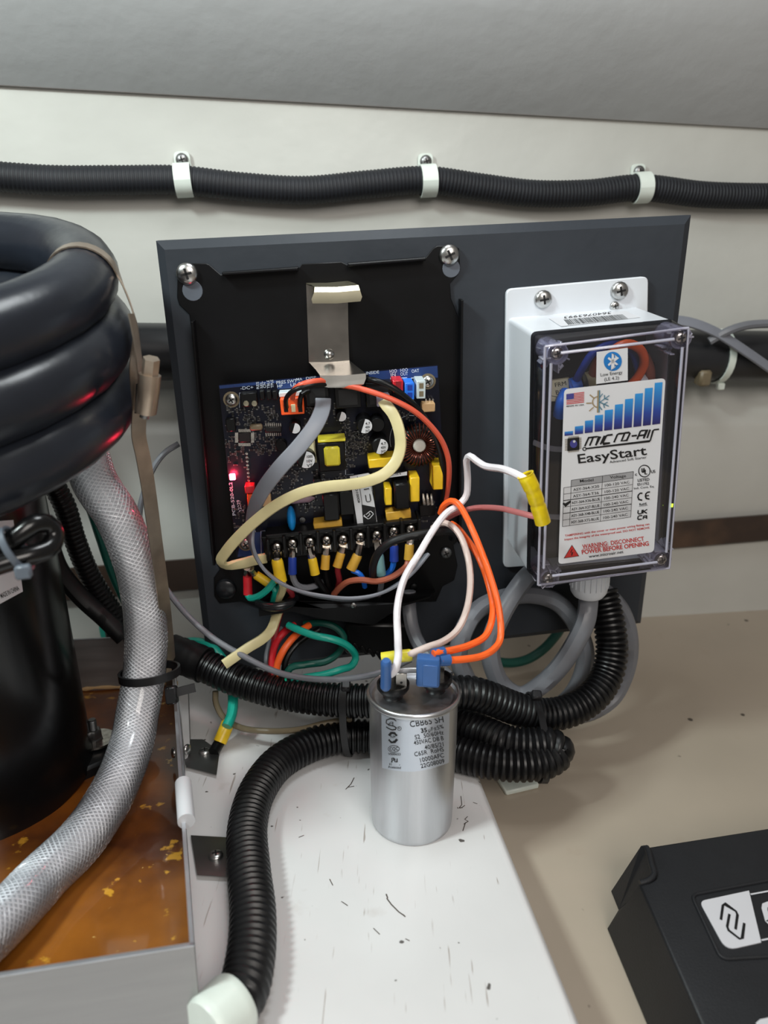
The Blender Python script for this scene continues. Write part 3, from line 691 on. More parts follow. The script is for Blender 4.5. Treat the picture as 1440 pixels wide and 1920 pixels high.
line(silk, [(449, 765), (449, 737), (480.5, 734), (481, 738)], .0003); line(silk, [(448, 960), (450, 958)], .0003)
for x in (738, 757, 777): line(silk, [(x - 6, 713), (x - 6, 709), (x + 6, 708), (x + 6, 712)], .0004)
line(silk, [(560, 720), (560, 717), (569, 716), (569, 719)], .0003)
line(silk, [(648, 828), (648, 890), (663, 889)], .0003); line(silk, [(490, 1040), (489, 996), (497, 995), (497, 999)], .0003); line(silk, [(520, 999), (521, 995), (528, 994), (528, 998)], .0003)
line(silk, [(x, y) for x, y in [(770 + 39 * cos(a), 824 - 45 * sin(a)) for a in [.9 + i * .16 for i in range(17)]]], .0003)
o = link('silk_print', silk, 'silk', pcb); o['kind'] = 'stuff'
# sticker on the board
st = thing_s = MB(); stq = [(656, 894), (691, 888), (694, 890), (708, 984), (706, 986), (673, 991), (671, 989)]
mb = MB(); mb.prism(PF, [U2(x, y, 24) for x, y in stq], .0225, .024); stk = link('sticker', mb, 'label_white', pcb, 'white sticker with a black square emblem'); 
comp('sticker_block', 660, 896, 704, 986, 22.4, 'black_plastic')
mb = MB(); mb.poly([P(x, y, 24.2) for x, y in ((678, 946), (703, 951), (706, 977), (704, 979), (684, 983), (681, 981))]); link('emblem_patch', mb, 'ink', stk)
mb = MB(); line(mb, [(684, 965), (682, 967), (690, 973), (693, 972), (700, 964), (699, 962), (695, 958.5), (693, 959), (686, 965)], .0005, 24.3); line(mb, [(689, 969), (694, 964), (692, 962.5)], .0005, 24.3); link('emblem', mb, 'label_white', stk)
mb = MB(); f24 = onpanel(24.1); text(mb, '40001C', f24, (675.5, 943), (670, 915), 4.5, .01)
line(mb, [(685, 928), (687, 940), (689, 941), (694, 940), (695, 938), (693, 926)], .0005, 24.1); line(mb, [(682, 918), (692, 916)], .0006, 24.1); line(mb, [(681, 897), (676, 901), (690, 906)], .0005, 24.1)
line(mb, [(670, 893), (676, 925), (679, 947)], .0003, 24.1); line(mb, [(692, 893), (704, 950)], .0003, 24.1)
link('print', mb, 'ink', stk)
mb = MB(); mb.poly([P(x, y, 25.1) for x, y in ((727, 891), (763, 884), (763, 891), (727, 896))]); o = link('paper_tag', mb, 'label_white', pcb); comp('tag_block', 727, 885, 763, 893, 25, 'black_plastic')
mb = MB(); text(mb, 'A1105 B', onpanel(25.1), (734, 893), (752, 889.5), 3.2); link('print', mb, 'ink', o)
# ---- terminal strip
tq = [(490, 1008), (785, 976), (792, 1014), (500, 1052)]
mb = MB(); mb.prism(PF, [U2(x, y, 24) for x, y in tq], HB * .001, .024, .0006); strip_o = link('terminal_strip', mb, 'black_plastic', pcb)
SX = [(519, 1028), (548, 1021), (581, 1018), (612, 1015), (643, 1013), (675, 1008), (706, 1005), (738, 998), (770, 994)]
mb = MB(); mb.prism(PF, [U2(x, y, 28) for x, y in ((498, 1004), (786, 974), (787, 981), (500, 1012))], HB * .001, .028, .0006); link('strip_wall', mb, 'black_plastic', strip_o)
for i in range(10):
    if i == 0: x, y = 503, 1031
    elif i == 9: x, y = 787, 992
    else: x = (SX[i - 1][0] + SX[i][0]) / 2; y = (SX[i - 1][1] + SX[i][1]) / 2
    comp('divider', x - 3.2, y - 20, x + 3.2, y + 24, 31, 'black_plastic', HB, .0005, -.02, None, strip_o)
for x, y in SX:
    c = uv(x, y, 24.3); mb = MB(); mb.box(PF, (c.x, c.y - .001, c.z), (.0062, .0105, .0010), .0003); link('terminal_plate', mb, 'solder', strip_o)
    screw(strip_o, PF, uv(x, y - 2, 25), .0041, m='solder', dome=.55, rz=rnd.uniform(0, 1.5))
screw(pcb, PF, uv(463, 1062, 8), .0040, m='solder', dome=.5, name='ground_screw')
# ================================================================== WHITE SOFT STARTER BOX
box_t = thing('soft_starter_box', 'white box with clear lid, blue bar chart label and mounting flange', 'control box')
def V2(x, y, h): v = uv(x, y, h); return Vector((v.x, v.y))
fl_ = [V2(949, 542, 3), V2(1215, 518, 3), V2(1206, 1046, 3), V2(944, 1064, 3)]
bk = [tuple(p) for p in roundpoly(fl_, [.004, .004, .004, .004], 4)]
mb = MB(); mb.prism(PF, bk, .0004, .0038, .0006); link('mounting_flange', mb, 'white_enclosure', box_t)
HBX = 56; HL = 82
fq = [V2(996, 623, HBX), V2(1262, 599, HBX), V2(1238, 1047, HBX), V2(988, 1072, HBX)]
fr_ = roundpoly(fq, .003, 4); cen = sum(fq, Vector((0, 0))) / 4
bkq = [Vector((fq[0].x - .0006, fq[0].y + .0015)), Vector((fq[1].x + .0008, fq[1].y + .0012)), Vector((fq[2].x + .0008, fq[2].y - .001)), Vector((fq[3].x - .0006, fq[3].y - .001))]
bkr = roundpoly(bkq, .003, 4)
def ring3(r, h): return [PF @ Vector((p.x, p.y, h * .001)) for p in r]
def shrink(r, d): return [Vector(q) for q in inset_poly([tuple(p) for p in r][::-1], d)][::-1]
inn = shrink(fr_, .0022)
mb = MB(); mb.loft([ring3(bkr, 3.5), ring3(fr_, HBX), ring3(inn, HBX), ring3(inn, 20)], False, True); link('enclosure', mb, 'white_enclosure', box_t, sharp=50)
lq = [V2(1024, 646, HL), V2(1293, 611, HL), V2(1256, 1068, HL), V2(1010, 1103, HL)]
lr = roundpoly(lq, .0045, 4); lb_ = shrink(fr_, -.0004); lb2 = [Vector((a.x * .5 + b.x * .5, a.y * .5 + b.y * .5)) for a, b in zip(lb_, lr)]
mb = MB(); li = shrink(lr, .002); li0 = shrink(lb_, .002)
mb.loft([ring3(li0, HBX + .3), ring3(lb_, HBX + .3), ring3(lr, HL - 1.2), ring3(shrink(lr, .0010), HL), ], False, True)
lid = link('clear_lid', mb, 'clear_lid', box_t, 'clear transparent lid', sharp=50)
mb = MB(); mb.loft([ring3(li0, HBX + .3), ring3(li, HL - 2.4)], False, True); link('lid_lining', mb, 'clear_lid', lid)
# raised rails along the lid face, black gasket, posts and screws
def rail(mb, a, b, r, k=0):
    a, b = Vector(a), Vector(b); a, b = a.lerp(b, k), b.lerp(a, k); mb.tube([P(*a), P(*a.lerp(b, .5)), P(*b)], r, 8)
mb = MB(); q = [(1034, 664, HL), (1281, 634, HL), (1248, 1052, HL), (1019, 1082, HL)]
for i in range(4): rail(mb, q[i], q[(i + 1) % 4], .0009, .07 if i % 2 == 0 else .04)
link('lid_rail', mb, 'clear_rail', lid); mb = MB(); q = [(1022, 650, HL - .8), (1291, 615, HL - .8), (1255, 1065, HL - .8), (1009, 1097, HL - .8)]
for i in range(4): rail(mb, q[i], q[(i + 1) % 4], .0008)
link('lid_rim', mb, 'clear_rail', lid)
gk = shrink(fr_, .0008); mb = MB(); mb.tube([p for p in ring3(gk, HBX + .8)] + [ring3(gk, HBX + .8)[0]], .0012, 8); link('gasket', mb, 'black_rubber', box_t)
for (x, y), b in zip(((1041, 661), (1271, 632), (1236, 1045), (1026, 1080)), lb_[2::5]):
    c = uv(x, y, HL - 8); mb = MB(); d = (Vector((c.x, c.y)) - Vector((sum(p.x for p in lr) / len(lr), sum(p.y for p in lr) / len(lr))))
    mb.lathe(PF, (c.x, c.y, HBX * .001), [(.0066, 0), (.0064, .022), (.0058, .0226), (.0052, .0215), (.0050, .019), (.0002, .019)], 18)
    o_mb = mb; mb = MB(); rq = random.Random(int(x))
    for k_ in range(16):
        a_ = rq.uniform(0, 6.28); r_ = rq.uniform(.0055, .0085); mb.box(PF, (c.x + r_ * cos(a_) + (.001 if x < 1100 else -.001), c.y + r_ * sin(a_) + (.001 if y > 900 else -.001), rq.uniform(.064, .078)), (rq.uniform(.0025, .005), .0009, rq.uniform(.005, .010)), .0002, rq.choice((0, pi / 2, .8, a_)))
    fac = mb; mb = o_mb
    o = link('corner_post', mb, 'clear_post', lid, 'lavender tinted clear corner post')
    f_o = link('molded_facets', fac, 'clear_rail', lid); f_o['kind'] = 'stuff'
    screw(lid, PF, (c.x, c.y, .0765), .0038, m='solder', dome=.4, rz=.2)
# inside: black potted block, straps, wire loops, relay tag, green lamp
mb = MB(); mb.prism(PF, [tuple(V2(x, y, 44)) for x, y in ((1026, 700), (1230, 680), (1216, 1036), (1016, 1052))], .022, .044, .002); link('potted_block', mb, 'black_plastic', box_t)
mb = MB(); mb.prism(PF, [tuple(V2(x, y, 30)) for x, y in ((1012, 650), (1240, 625), (1225, 1050), (1000, 1068))], .016, .024, .001); link('inner_tray', mb, 'black_plastic', box_t)
for a in (((1000, 829), (1028, 840), (1064, 843)), ((1000, 962), (1028, 968), (1064, 970))):
    mb = MB(); pts = smooth([P(a[0][0], a[0][1], 40), P(a[1][0], a[1][1], 46), P(a[2][0], a[2][1], 47)], .004); mb.ribbon(pts, .0018, .0007, [PN] * len(pts)); link('white_strap', mb, 'label_white', box_t)
for pts, r, m_ in (([(1074, 726, 46), (1090, 695, 56), (1112, 662, 58), (1150, 645, 56), (1180, 655, 52), (1196, 690, 48), (1196, 720, 46)], .0024, 'navy_blue'), ([(1140, 690, 50), (1150, 657, 58), (1175, 645, 60), (1200, 655, 58), (1208, 680, 54), (1197, 705, 50), (1180, 725, 47)], .0028, 'orange'), ([(1110, 720, 48), (1115, 690, 52), (1128, 668, 54), (1150, 655, 52)], .003, 'brown'), ([(1208, 665, 50), (1218, 690, 50), (1219, 715, 48), (1212, 735, 46)], .003, 'brown'), ([(1062, 735, 46), (1055, 755, 50), (1050, 778, 46)], .0045, 'blue')):
    mb = MB(); mb.tube(smooth([P(*p) for p in pts], .002), r, 10); link('inner_wire', mb, m_, box_t)
mb = MB(); mb.tube([P(1070, 727, 49), P(1088, 722, 49)], .006, 10); link('crimp_cap', mb, 'blue', box_t); mb = MB(); mb.tube([P(1098, 716, 48), P(1112, 712, 48)], .006, 10); link('crimp_cap', mb, 'cream', box_t); mb = MB(); mb.tube([P(1198, 716, 46), P(1210, 712, 46)], .005, 10); link('crimp_cap', mb, 'label_white', box_t)
fq_ = [(1034, 714), (1068, 709), (1066, 752), (1032, 753)]
mb = MB(); mb.prism(PF, [tuple(V2(x, y, 47)) for x, y in fq_], .044, .047, .0002); o = link('relay_tag', mb, 'cream_paper', box_t, 'cream relay face with printed letters')
mb = MB(); text(mb, 'FRM', onpanel(47), (1041.5, 726), (1062, 722), 8, -.004); text(mb, 'B29', onpanel(47), (1043, 740), (1062, 737), 8, -.004); mb.stroke([P(1034, 742, 47.2), P(1066, 749, 47.2)], .0003, PN); link('print', mb, 'ink', o)
mb = MB(); mb.lathe(PF, uv(1248, 947, 63), [(.0017, 0), (.0015, .001), (.0002, .0014)], 12); link('green_lamp', mb, 'led_green', box_t, 'lit green indicator lamp')
mb = MB(); mb.lathe(PF, uv(1166, 1057, 50), [(.0006, 0), (.0005, .0004), (.0001, .0005)], 8); link('green_lamp', mb, 'led_green', box_t)
# flange screws
screw(box_t, PF, uv(1018, 561, 4), .0058, rz=.15); screw(box_t, PF, uv(1161, 545, 4), .0058, rz=.2); screw(box_t, PF, uv(1152, 574, 4.2), .003, m='steel')
# gland under the box
g0 = P(1106, 1066, 34); g1 = P(1104, 1132, 34); ax = -PV; fr = upr(P(1106, 1072, 34), ax); mb = MB()
L_ = .024; prof = [(.0125, -.004), (.0125, .010)]
mb.lathe(fr, (0, 0, 0), [(.0132, -.006), (.0132, .0105), (.0126, .0145), (.0108, .0175), (.0070, .0185), (.0064, .0165)], 24); gl = link('cable_gland', mb, 'white_enclosure', box_t)
for k in range(22):
    a = 2 * pi * k / 22; mb = MB(); mb.box(fr, (.0132 * cos(a), .0132 * sin(a), .003), (.0012, .0012, .014), .0003, a); link('grip_rib', mb, 'white_enclosure', gl)
# barcode sticker on the top face
def TOPF(x, y, e=0):
    a = PF @ Vector((bkr[4].x, bkr[4].y, .0035)); b = PF @ Vector((bkr[5].x, bkr[5].y, .0035)); c = PF @ Vector((fr_[4].x, fr_[4].y, HBX * .001)); n = (b - a).cross(c - a).normalized()
    if n.z < 0: n = -n
    return hit(x, y, a + n * (.0004 + e * .001), n)
mb = MB(); mb.poly([TOPF(x, y) for x, y in ((1029, 597), (1172, 583), (1201, 595), (1052, 612))]); o = link('barcode_sticker', mb, 'label_white', box_t)
mb = MB(); rb = random.Random(5); u_ = 0
while u_ < 1:
    w_ = rb.choice((.006, .010, .016)); a = Vector((1057, 599)).lerp(Vector((1166, 589)), u_); b = Vector((1066, 608.5)).lerp(Vector((1177, 597.5)), u_)
    a2 = Vector((1057, 599)).lerp(Vector((1166, 589)), u_ + w_); b2 = Vector((1066, 608.5)).lerp(Vector((1177, 597.5)), u_ + w_)
    mb.poly([TOPF(p.x, p.y, .2) for p in (a, a2, b2, b)]); u_ += w_ + rb.choice((.006, .010, .014))
text(mb, '3640763993', TOPF, (1146, 584), (1058, 593), (1.0, 4.5) if False else (-.5, 4.2), .0, 0, .2)
link('barcode', mb, 'ink', o)
# ---- blue and white label on the lid
HLB = HL + .25; LF = onpanel(HLB)
lab = [(1058, 730), (1248, 709), (1226, 1035), (1047, 1058)]
mb = MB(); mb.prism(PF, [tuple(p) for p in roundpoly([V2(x, y, HLB) for x, y in lab], .0026, 4)], HL * .001, HLB * .001); label = link('printed_label', mb, 'label_white', box_t, 'white printed label with bar chart and lettering')
def c7(X, Y_): return (1040 + X / 6.545, 700 + Y_ / 6.545)
def c8(X, Y_): return (1040 + X / 6.545, 860 + Y_ / 6.545)
bars = [((122, 718), (226, 707), (226, 757), (122, 768)), ((249, 654), (351, 641), (348, 740), (247, 751)), ((373, 583), (473, 573), (466, 724), (369, 735)), ((496, 517), (595, 507), (587, 708), (489, 719)), ((617, 453), (717, 442), (705, 693), (607, 704)), ((741, 386), (839, 374), (826, 678), (726, 689)), ((865, 318), (964, 308), (946, 662), (847, 674)), ((988, 252), (1084, 242), (1062, 648), (966, 660)), ((1109, 185), (1205, 175), (1178, 633), (1082, 645)), ((1230, 117), (1325, 108), (1294, 618), (1197, 631))]
for b in bars:
    mb = MB(); mb.poly([LF(*c7(*p), .2) for p in b]); link('chart_bar', mb, 'bar_print', label)
def ST(mb, pts, wd, cf=c7, e=.25, closed=False): mb.stroke([LF(*cf(*p), e) for p in pts], wd * .00005, PN, closed)   # wd in crop pixels
mb = MB()
for i in range(7):
    t0 = (2 * i) / 13; t1 = (2 * i + 1) / 13
    f_ = lambda s, t: LF(*c7(145 + s * 218 - 2 * t, 255 - 27 * s + 128 * t), .2)
    mb.poly([f_(0, t0), f_(1, t0), f_(1, t1), f_(0, t1)])
flag = link('flag_stripes', mb, 'flag_red', label)
mb = MB(); f_ = lambda s, t: LF(*c7(145 + s * 218 - 2 * t, 255 - 27 * s + 128 * t), .35); mb.poly([f_(0, 0), f_(.42, 0), f_(.42, .54), f_(0, .54)]); link('flag_canton', mb, 'flag_blue', label)
mb = MB(); rr_ = [(532 + 66 * cos(a) + 0, 352 - 66 * sin(a)) for a in [pi * .5 + i * pi / 12 for i in range(13)]]; ST(mb, rr_, 13)
for a, b in (((432, 262), (484, 305)), ((388, 367), (455, 365)), ((424, 463), (478, 416))): ST(mb, [a, b], 13)
ST(mb, [(535, 210), (528, 482)], 16); link('sun_half', mb, 'sun_gold', label)
mb = MB(); ST(mb, [(551, 208), (545, 480)], 15)
for a, b in (((550, 358), (672, 272)), ((550, 352), (664, 404)), ((612, 315), (612, 266)), ((620, 312), (660, 322)), ((608, 378), (650, 352)), ((600, 378), (612, 424)), ((550, 300), (590, 250)), ((548, 405), (582, 448))): ST(mb, [a, b], 12)
link('snow_half', mb, 'snow_blue', label)
ink = MB(); tx = lambda s, a, b, h, bold=0, cf=c7, lean=0, mb_=None: text(mb_ or ink, s, LF, cf(*a), cf(*b), h / 6.545, bold, lean, .25)
tx('MADE IN USA', (147, 414), (362, 393), 19, .01)
# logotype drawn as angular strokes
def LG(*pts, w_=21): ST(ink, pts, w_)
LG((370, 895), (418, 790), (518, 778), (552, 778), (505, 885)); LG((475, 782), (430, 888))
LG((612, 765), (562, 872)); LG((712, 752), (650, 760), (632, 770), (592, 852), (600, 866), (680, 855))
LG((728, 848), (770, 752), (788, 742), (852, 735)); LG((858, 738), (820, 830), (885, 822), (925, 735), (912, 726), (858, 732), (858, 740))
LG((945, 770), (1010, 762)); LG((1012, 810), (1052, 712), (1068, 704), (1132, 698), (1092, 800)); LG((1035, 765), (1105, 756))
LG((1172, 690), (1135, 795)); LG((1282, 686), (1222, 693), (1208, 704), (1175, 820), (1165, 832), (385, 924), w_=18)
ring_ = [(366 + 20 * cos(a), 928 - 20 * sin(a)) for a in [2 * pi * i / 16 for i in range(16)]]; ST(ink, ring_, 11, closed=True)
tx('EasyStart', (292, 1106), (1134, 998), 112, .012); tx('Advanced Soft Starter', (676, 1104), (1130, 1042), 30, .004)
# chip drawing
mb = MB(); mb.poly([LF(*c7(*p), .3) for p in ((158, 800), (302, 785), (304, 938), (156, 955))]); link('chip_drawing', mb, 'ink', label)
mb = MB()
for i in range(9):
    k = i / 8
    for a, b in (((172 + k * 118, 797 - k * 12), (172 + k * 118, 778 - k * 12)), ((170 + k * 122, 972 - k * 14), (170 + k * 122, 953 - k * 14)), ((126, 812 + k * 132), (156, 808 + k * 132)), ((304, 795 + k * 126), (328, 792 + k * 126))): ST(mb, [a, b], 7)
link('chip_leg_drawing', mb, 'khaki', label)
mb = MB(); mb.poly([LF(*c7(232 + 45 * cos(a), 866 - 50 * sin(a)), .4) for a in [2 * pi * i / 20 for i in range(20)]]); link('lens_drawing', mb, 'flag_blue', label)
mb = MB(); mb.poly([LF(*c7(240 + 16 * cos(a), 836 - 16 * sin(a)), .5) for a in [2 * pi * i / 14 for i in range(14)]]); link('lens_drawing', mb, 'cell_grey', label)
# table
def tb(u, v):                       # u 0..1 across full table, v rows 0..7
    L0 = (118, 262); 
    xl = 115 - 2.7 * v; yl = 277 + 79.6 * v; xr = 967 - 4.9 * v; yr = 157 + 79.9 * v
    return (xl + (xr - xl) * u, yl + (yr - yl) * u)
cu = (0, .105, .555, 1)
g1_ = MB(); g2_ = MB()
g1_.poly([LF(*c8(*p), .12) for p in (tb(cu[1], 0), tb(1, 0), tb(1, 1), tb(cu[1], 1))]); link('table_head', g1_, 'ink_grey', label)
g2_.poly([LF(*c8(*p), .12) for p in (tb(0, 1), tb(1, 1), tb(1, 7), tb(0, 7))]); link('table_cells', g2_, 'cell_grey', label)
for v in range(8): ST(ink, [tb(cu[1] if v == 0 else 0, v), tb(1, v)], 9 if v in (3, 5) else 4.5, c8)
for k, u in enumerate(cu): ST(ink, [tb(u, 0 if k else 1), tb(u, 7)], 4.5, c8)
tx('Model', (312, 292), (478, 275), 34, .004, c8); tx('Voltage', (680, 246), (876, 226), 34, .004, c8)
for i, (a, b) in enumerate((('ASY-364-X20', '100-120 VAC'), ('ASY-364-T36', '100-120 VAC'), ('ASY-364-X36-BLUE', '100-240 VAC'), ('ASY-364-X27-BLUE', '100-240 VAC'), ('ASY-368-X48-BLUE', '100-240 VAC'), ('ASY-368-X72-BLUE', '100-240 VAC'))):
    v = i + 1.73; long_ = len(a) > 12
    tx(a, tb(.125 if long_ else .14, v), tb(.535 if long_ else .515, v), 32, .012 if long_ else .004, c8); tx(b, tb(.60, v), tb(.955, v), 31, .002, c8)
ST(ink, [(106, 545), (130, 572), (198, 522)], 24, c8, .35)
# approvals
ring_ = [(1102 + 70 * cos(a), 152 - 72 * sin(a)) for a in [2 * pi * i / 28 for i in range(28)]]; ST(ink, ring_, 11, c8, closed=True)
ST(ink, [(1072, 118), (1072, 160), (1082, 168), (1094, 165), (1096, 114)], 13, c8); ST(ink, [(1112, 135), (1110, 190), (1136, 187)], 13, c8)
tx('c', (988, 210), (1012, 207), 36, .02, c8); tx('US', (1186, 178), (1238, 172), 36, .02, c8)
tx('LISTED', (1022, 284), (1165, 269), 34, .02, c8); tx('E511752', (1018, 332), (1160, 317), 30, .018, c8); tx('Ind. Cont. Eq.', (975, 378), (1224, 350), 26, .004, c8)
ST(ink, [(1078, 424), (1050, 424), (1028, 445), (1022, 470), (1034, 502), (1075, 510)], 17, c8); ST(ink, [(1170, 408), (1140, 412), (1120, 430), (1114, 460), (1124, 488), (1164, 496)], 17, c8); ST(ink, [(1116, 458), (1158, 452)], 15, c8)
tx('RoHS', (1042, 576), (1132, 566), 28, .02, c8); ST(ink, [(1034, 586), (1140, 574)], 4, c8)
ST(ink, [(1026, 632), (1022, 668), (1032, 678), (1062, 675), (1070, 664), (1074, 628)], 14, c8); ST(ink, [(1088, 626), (1082, 674)], 14, c8); ST(ink, [(1136, 622), (1092, 648), (1132, 670)], 14, c8)
ST(ink, [(1076, 698), (1034, 702), (1024, 712), (1020, 738), (1028, 746), (1070, 742)], 14, c8); ST(ink, [(1084, 742), (1094, 704), (1128, 700), (1130, 738)], 14, c8); ST(ink, [(1090, 724), (1128, 720)], 12, c8)
tx('www.microair.net', (422, 1218), (845, 1158), 36, .006, c8)
link('black_print', ink, 'ink', label)
red = MB()
tx('TAMPERING with the cover or main power wiring fitting can', (128, 958), (1164, 812), 24, .014, c8, mb_=red); tx('impact the integrity of the waterproof seal. DO NOT REMOVE', (122, 1004), (1166, 858), 24, .014, c8, mb_=red)
tx('WARNING:', (344, 1106), (660, 1064), 52, .014, c8, mb_=red); tx('DISCONNECT', (694, 1060), (1100, 1006), 52, .014, c8, mb_=red); ST(red, [(340, 1112), (642, 1074)], 6, c8); tx('POWER BEFORE OPENING', (336, 1174), (1158, 1064), 52, .02, c8, mb_=red)
red.poly([LF(*c8(*p), .2) for p in ((212, 1058), (299, 1196), (112, 1224))]); link('red_print', red, 'ink_red', label)
mb = MB(); ST(mb, [(212, 1062), (296, 1194), (116, 1221)], 5, c8, .3, True); ST(mb, [(216, 1112), (196, 1152), (218, 1150), (208, 1192)], 9, c8, .3); link('bolt_mark', mb, 'ink', label)
# small square sticker with blue rune
sq = [(1119, 660), (1177, 652), (1177, 713), (1118, 720)]
mb = MB(); mb.prism(PF, [U2(x, y, HLB) for x, y in sq], HL * .001, HLB * .001); sk = link('rune_sticker', mb, 'label_white', box_t, 'small white sticker with a blue round emblem')
mb = MB(); mb.poly([LF(1149 + 17 * cos(a), 677.5 - 18 * sin(a), .15) for a in [2 * pi * i / 32 for i in range(32)]]); link('blue_disc', mb, 'rune_blue', sk)
mb = MB(); mb.stroke([LF(x, y, .35) for x, y in ((1140.5, 671), (1157.5, 684), (1149, 692), (1149, 663), (1157.5, 670.5), (1140.5, 685))], .0011, PN); link('rune', mb, 'label_white', sk)
mb = MB(); text(mb, 'Low Energy', LF, (1126.5, 706), (1167.5, 700.5), 6.2); text(mb, '(LE 4.2)', LF, (1133.5, 714.5), (1161, 711), 6.2); link('print', mb, 'ink', sk)

# ================================================================== RUN CAPACITOR
CB = Vector((.0172, .358, -(.358 - .38) * tan(TILT))); CR = .0258; CH = .0905
cz = (FN * .75 + Vector((0, 0, 1)) * .25).normalized(); cx = (RT - cz * RT.dot(cz)).normalized(); cy = cz.cross(cx); CF = Matrix((cx, cy, cz)).transposed().to_4x4(); CF.translation = CB; CFI = CF.inverted()
cp = thing('run_capacitor', 'silver cylindrical capacitor with printed label standing on the white plinth', 'capacitor')
mb = MB(); mb.lathe(CF, (0, 0, 0), [(CR - .0045, 0), (CR - .0022, .0005), (CR - .0014, .0016), (CR - .0011, .004), (CR, CH - .035), (CR, CH - .0035)], 64); link('can', mb, 'can_alu', cp)
mb = MB(); rp = [(CR + .0001, CH - .0036)] + [(CR + .0004 + .0013 * cos(a), CH - .0018 + .0018 * sin(a)) for a in [-1.2 + i * .35 for i in range(11)]] + [(CR - .0014, CH - .003), (CR - .004, CH - .0038), (.0005, CH - .0032)]
mb.lathe(CF, (0, 0, 0), rp, 64, False); link('rolled_rim', mb, 'aluminium', cp)
def CS(x, y, e=0):
    o = CFI @ CAM; d = CFI.to_3x3() @ ray(x, y); R = CR + .0002 + e * .001
    a = d.x ** 2 + d.y ** 2; b = o.x * d.x + o.y * d.y; c = o.x ** 2 + o.y ** 2 - R * R; D = b * b - a * c
    t = (-b - sqrt(max(0, D))) / a; return CF @ (o + d * t)
tq = lambda X, Y_: (660 + X / 5.4875, 1250 + Y_ / 5.4857)
mb = MB(); n = 14
rows_ = [[CS(715 + (843 - 715) * i / n + (1.5 if k else 0) * (1 - 2 * i / n), (1337 + 9 * sin(pi * i / n) - 10 * (i / n) ** 2 + k * 103)) for i in range(n + 1)] for k in (0, 1)]
mb.loft(rows_, False, False, False); lb = link('can_label', mb, 'cap_label', cp, 'pale printed label')
ink = MB(); tx = lambda s, a, b, h, bold=0: text(ink, s, CS, tq(*a), tq(*b), h / 5.49, bold, 0, .15)
tx('CBB65 SH', (600, 625), (945, 570), 62, .003); tx('35', (712, 682), (775, 672), 44, .03); tx('\u03bcF\u00b15%', (788, 672), (945, 632), 40, .004)
tx('S2  50/60Hz', (650, 750), (945, 696), 44, .004); tx('450VAC DB B', (640, 808), (945, 755), 44, .004); tx('40/85/21', (752, 856), (945, 818), 44, .004); tx('C65R  RoHS', (645, 925), (948, 870), 44, .004); tx('10000AFC', (706, 986), (950, 930), 44, .004); tx('22G08009', (712, 1046), (955, 990), 44, .004)
def SC_(pts, wd, closed=False):
    q = [CS(*tq(*p), .15) for p in pts]; ink.stroke(q, wd * .000056, -FW, closed)
SC_([(455, 560), (430, 540), (390, 535), (355, 550), (352, 578), (375, 598), (430, 612), (455, 628), (445, 648), (410, 650), (370, 632), (352, 618)], 11); SC_([(372, 590), (425, 585)], 5); SC_([(380, 610), (382, 585), (400, 570), (420, 570), (420, 610)], 5)
SC_([(486 + 20 * cos(a), 637 - 20 * sin(a)) for a in [2 * pi * i / 16 for i in range(16)]], 4, True); tx('R', (479, 646), (494, 643), 20)
SC_([(422 + 46 * cos(a), 728 - 50 * sin(a)) for a in [pi / 8 + pi / 4 * i for i in range(4)]], 24); SC_([(422 + 46 * cos(a), 728 - 50 * sin(a)) for a in [pi + pi / 8 + pi / 4 * i for i in range(4)]], 24); tx('TUV', (392, 737), (450, 730), 24, .02)
SC_([(430 + 58 * cos(a), 846 - 34 * sin(a)) for a in [2 * pi * i / 24 for i in range(24)]], 5, True); tx('CQC', (386, 864), (476, 860), 34, .008); tx('V000653', (372, 910), (498, 914), 24, .004)
SC_([(412, 985), (410, 942), (430, 942), (430, 964), (412, 964), (405, 986)], 9); SC_([(442, 945), (442, 980), (462, 982), (464, 945)], 9); tx('E2', (384, 1012), (410, 1012), 18); tx('r', (486, 1018), (496, 1018), 18); tx('Protected', (374, 1045), (502, 1052), 24, .006)
link('can_print', ink, 'ink', lb)
# two black terminal cups with metal tabs
cups = (CFI @ hit(737, 1305, CF @ Vector((0, 0, CH - .003)), cz), CFI @ hit(817, 1293, CF @ Vector((0, 0, CH - .003)), cz))
for k, c in enumerate(cups):
    c = Vector((c.x, c.y, CH - .0034)); mb = MB(); mb.lathe(CF, c, [(.0058, 0), (.0060, .002), (.0082, .0042), (.0094, .0062), (.0095, .0092), (.0084, .0094), (.0076, .0072), (.0002, .0066)], 24); link('terminal_cup', mb, 'black_plastic', cp)
    mb = MB()
    for dx, dy in (((.0046, -.0045), (-.001, .004)) if k == 0 else ((.002, .003), (-.004, .002))): mb.box(CF, c + Vector((dx, dy, .0115)), (.0063, .0009, .0125), .0002)
    o = link('spade_tab', mb, 'clip_steel', cp)
    if k == 0:
        mb = MB(); mb.lathe(upr(CF @ (c + Vector((.0046, -.00496, .012))), -cy), (0, 0, 0), [(.0008, 0), (.0007, .0001), (.0001, .0001)], 10); link('tab_hole', mb, 'ink', o)
CUPZ = CH
# ================================================================== WIRES
def PP(pts): return [P(*p) for p in pts]
def wire(name, label, pts, r, m, cat='wire', group=None, sleeve=None, step=.003, seg=9, t=None, part='insulation'):
    """round wire through world points; sleeve = list of (pts, r, material, part name)"""
    if t is None and sleeve is None:
        mb = MB(); mb.tube(smooth(pts, step), r, seg); return solo(name, mb, m, label, cat, group)
    t = t or thing(name, label, cat, group)
    mb = MB(); mb.tube(smooth(pts, step), r, seg); link(part, mb, m, t)
    for s in sleeve or []:
        mb = MB(); mb.tube(smooth(s[0], .0015), s[1], 14, s[4] if len(s) > 4 else None); link(s[3], mb, s[2], t)
    return t
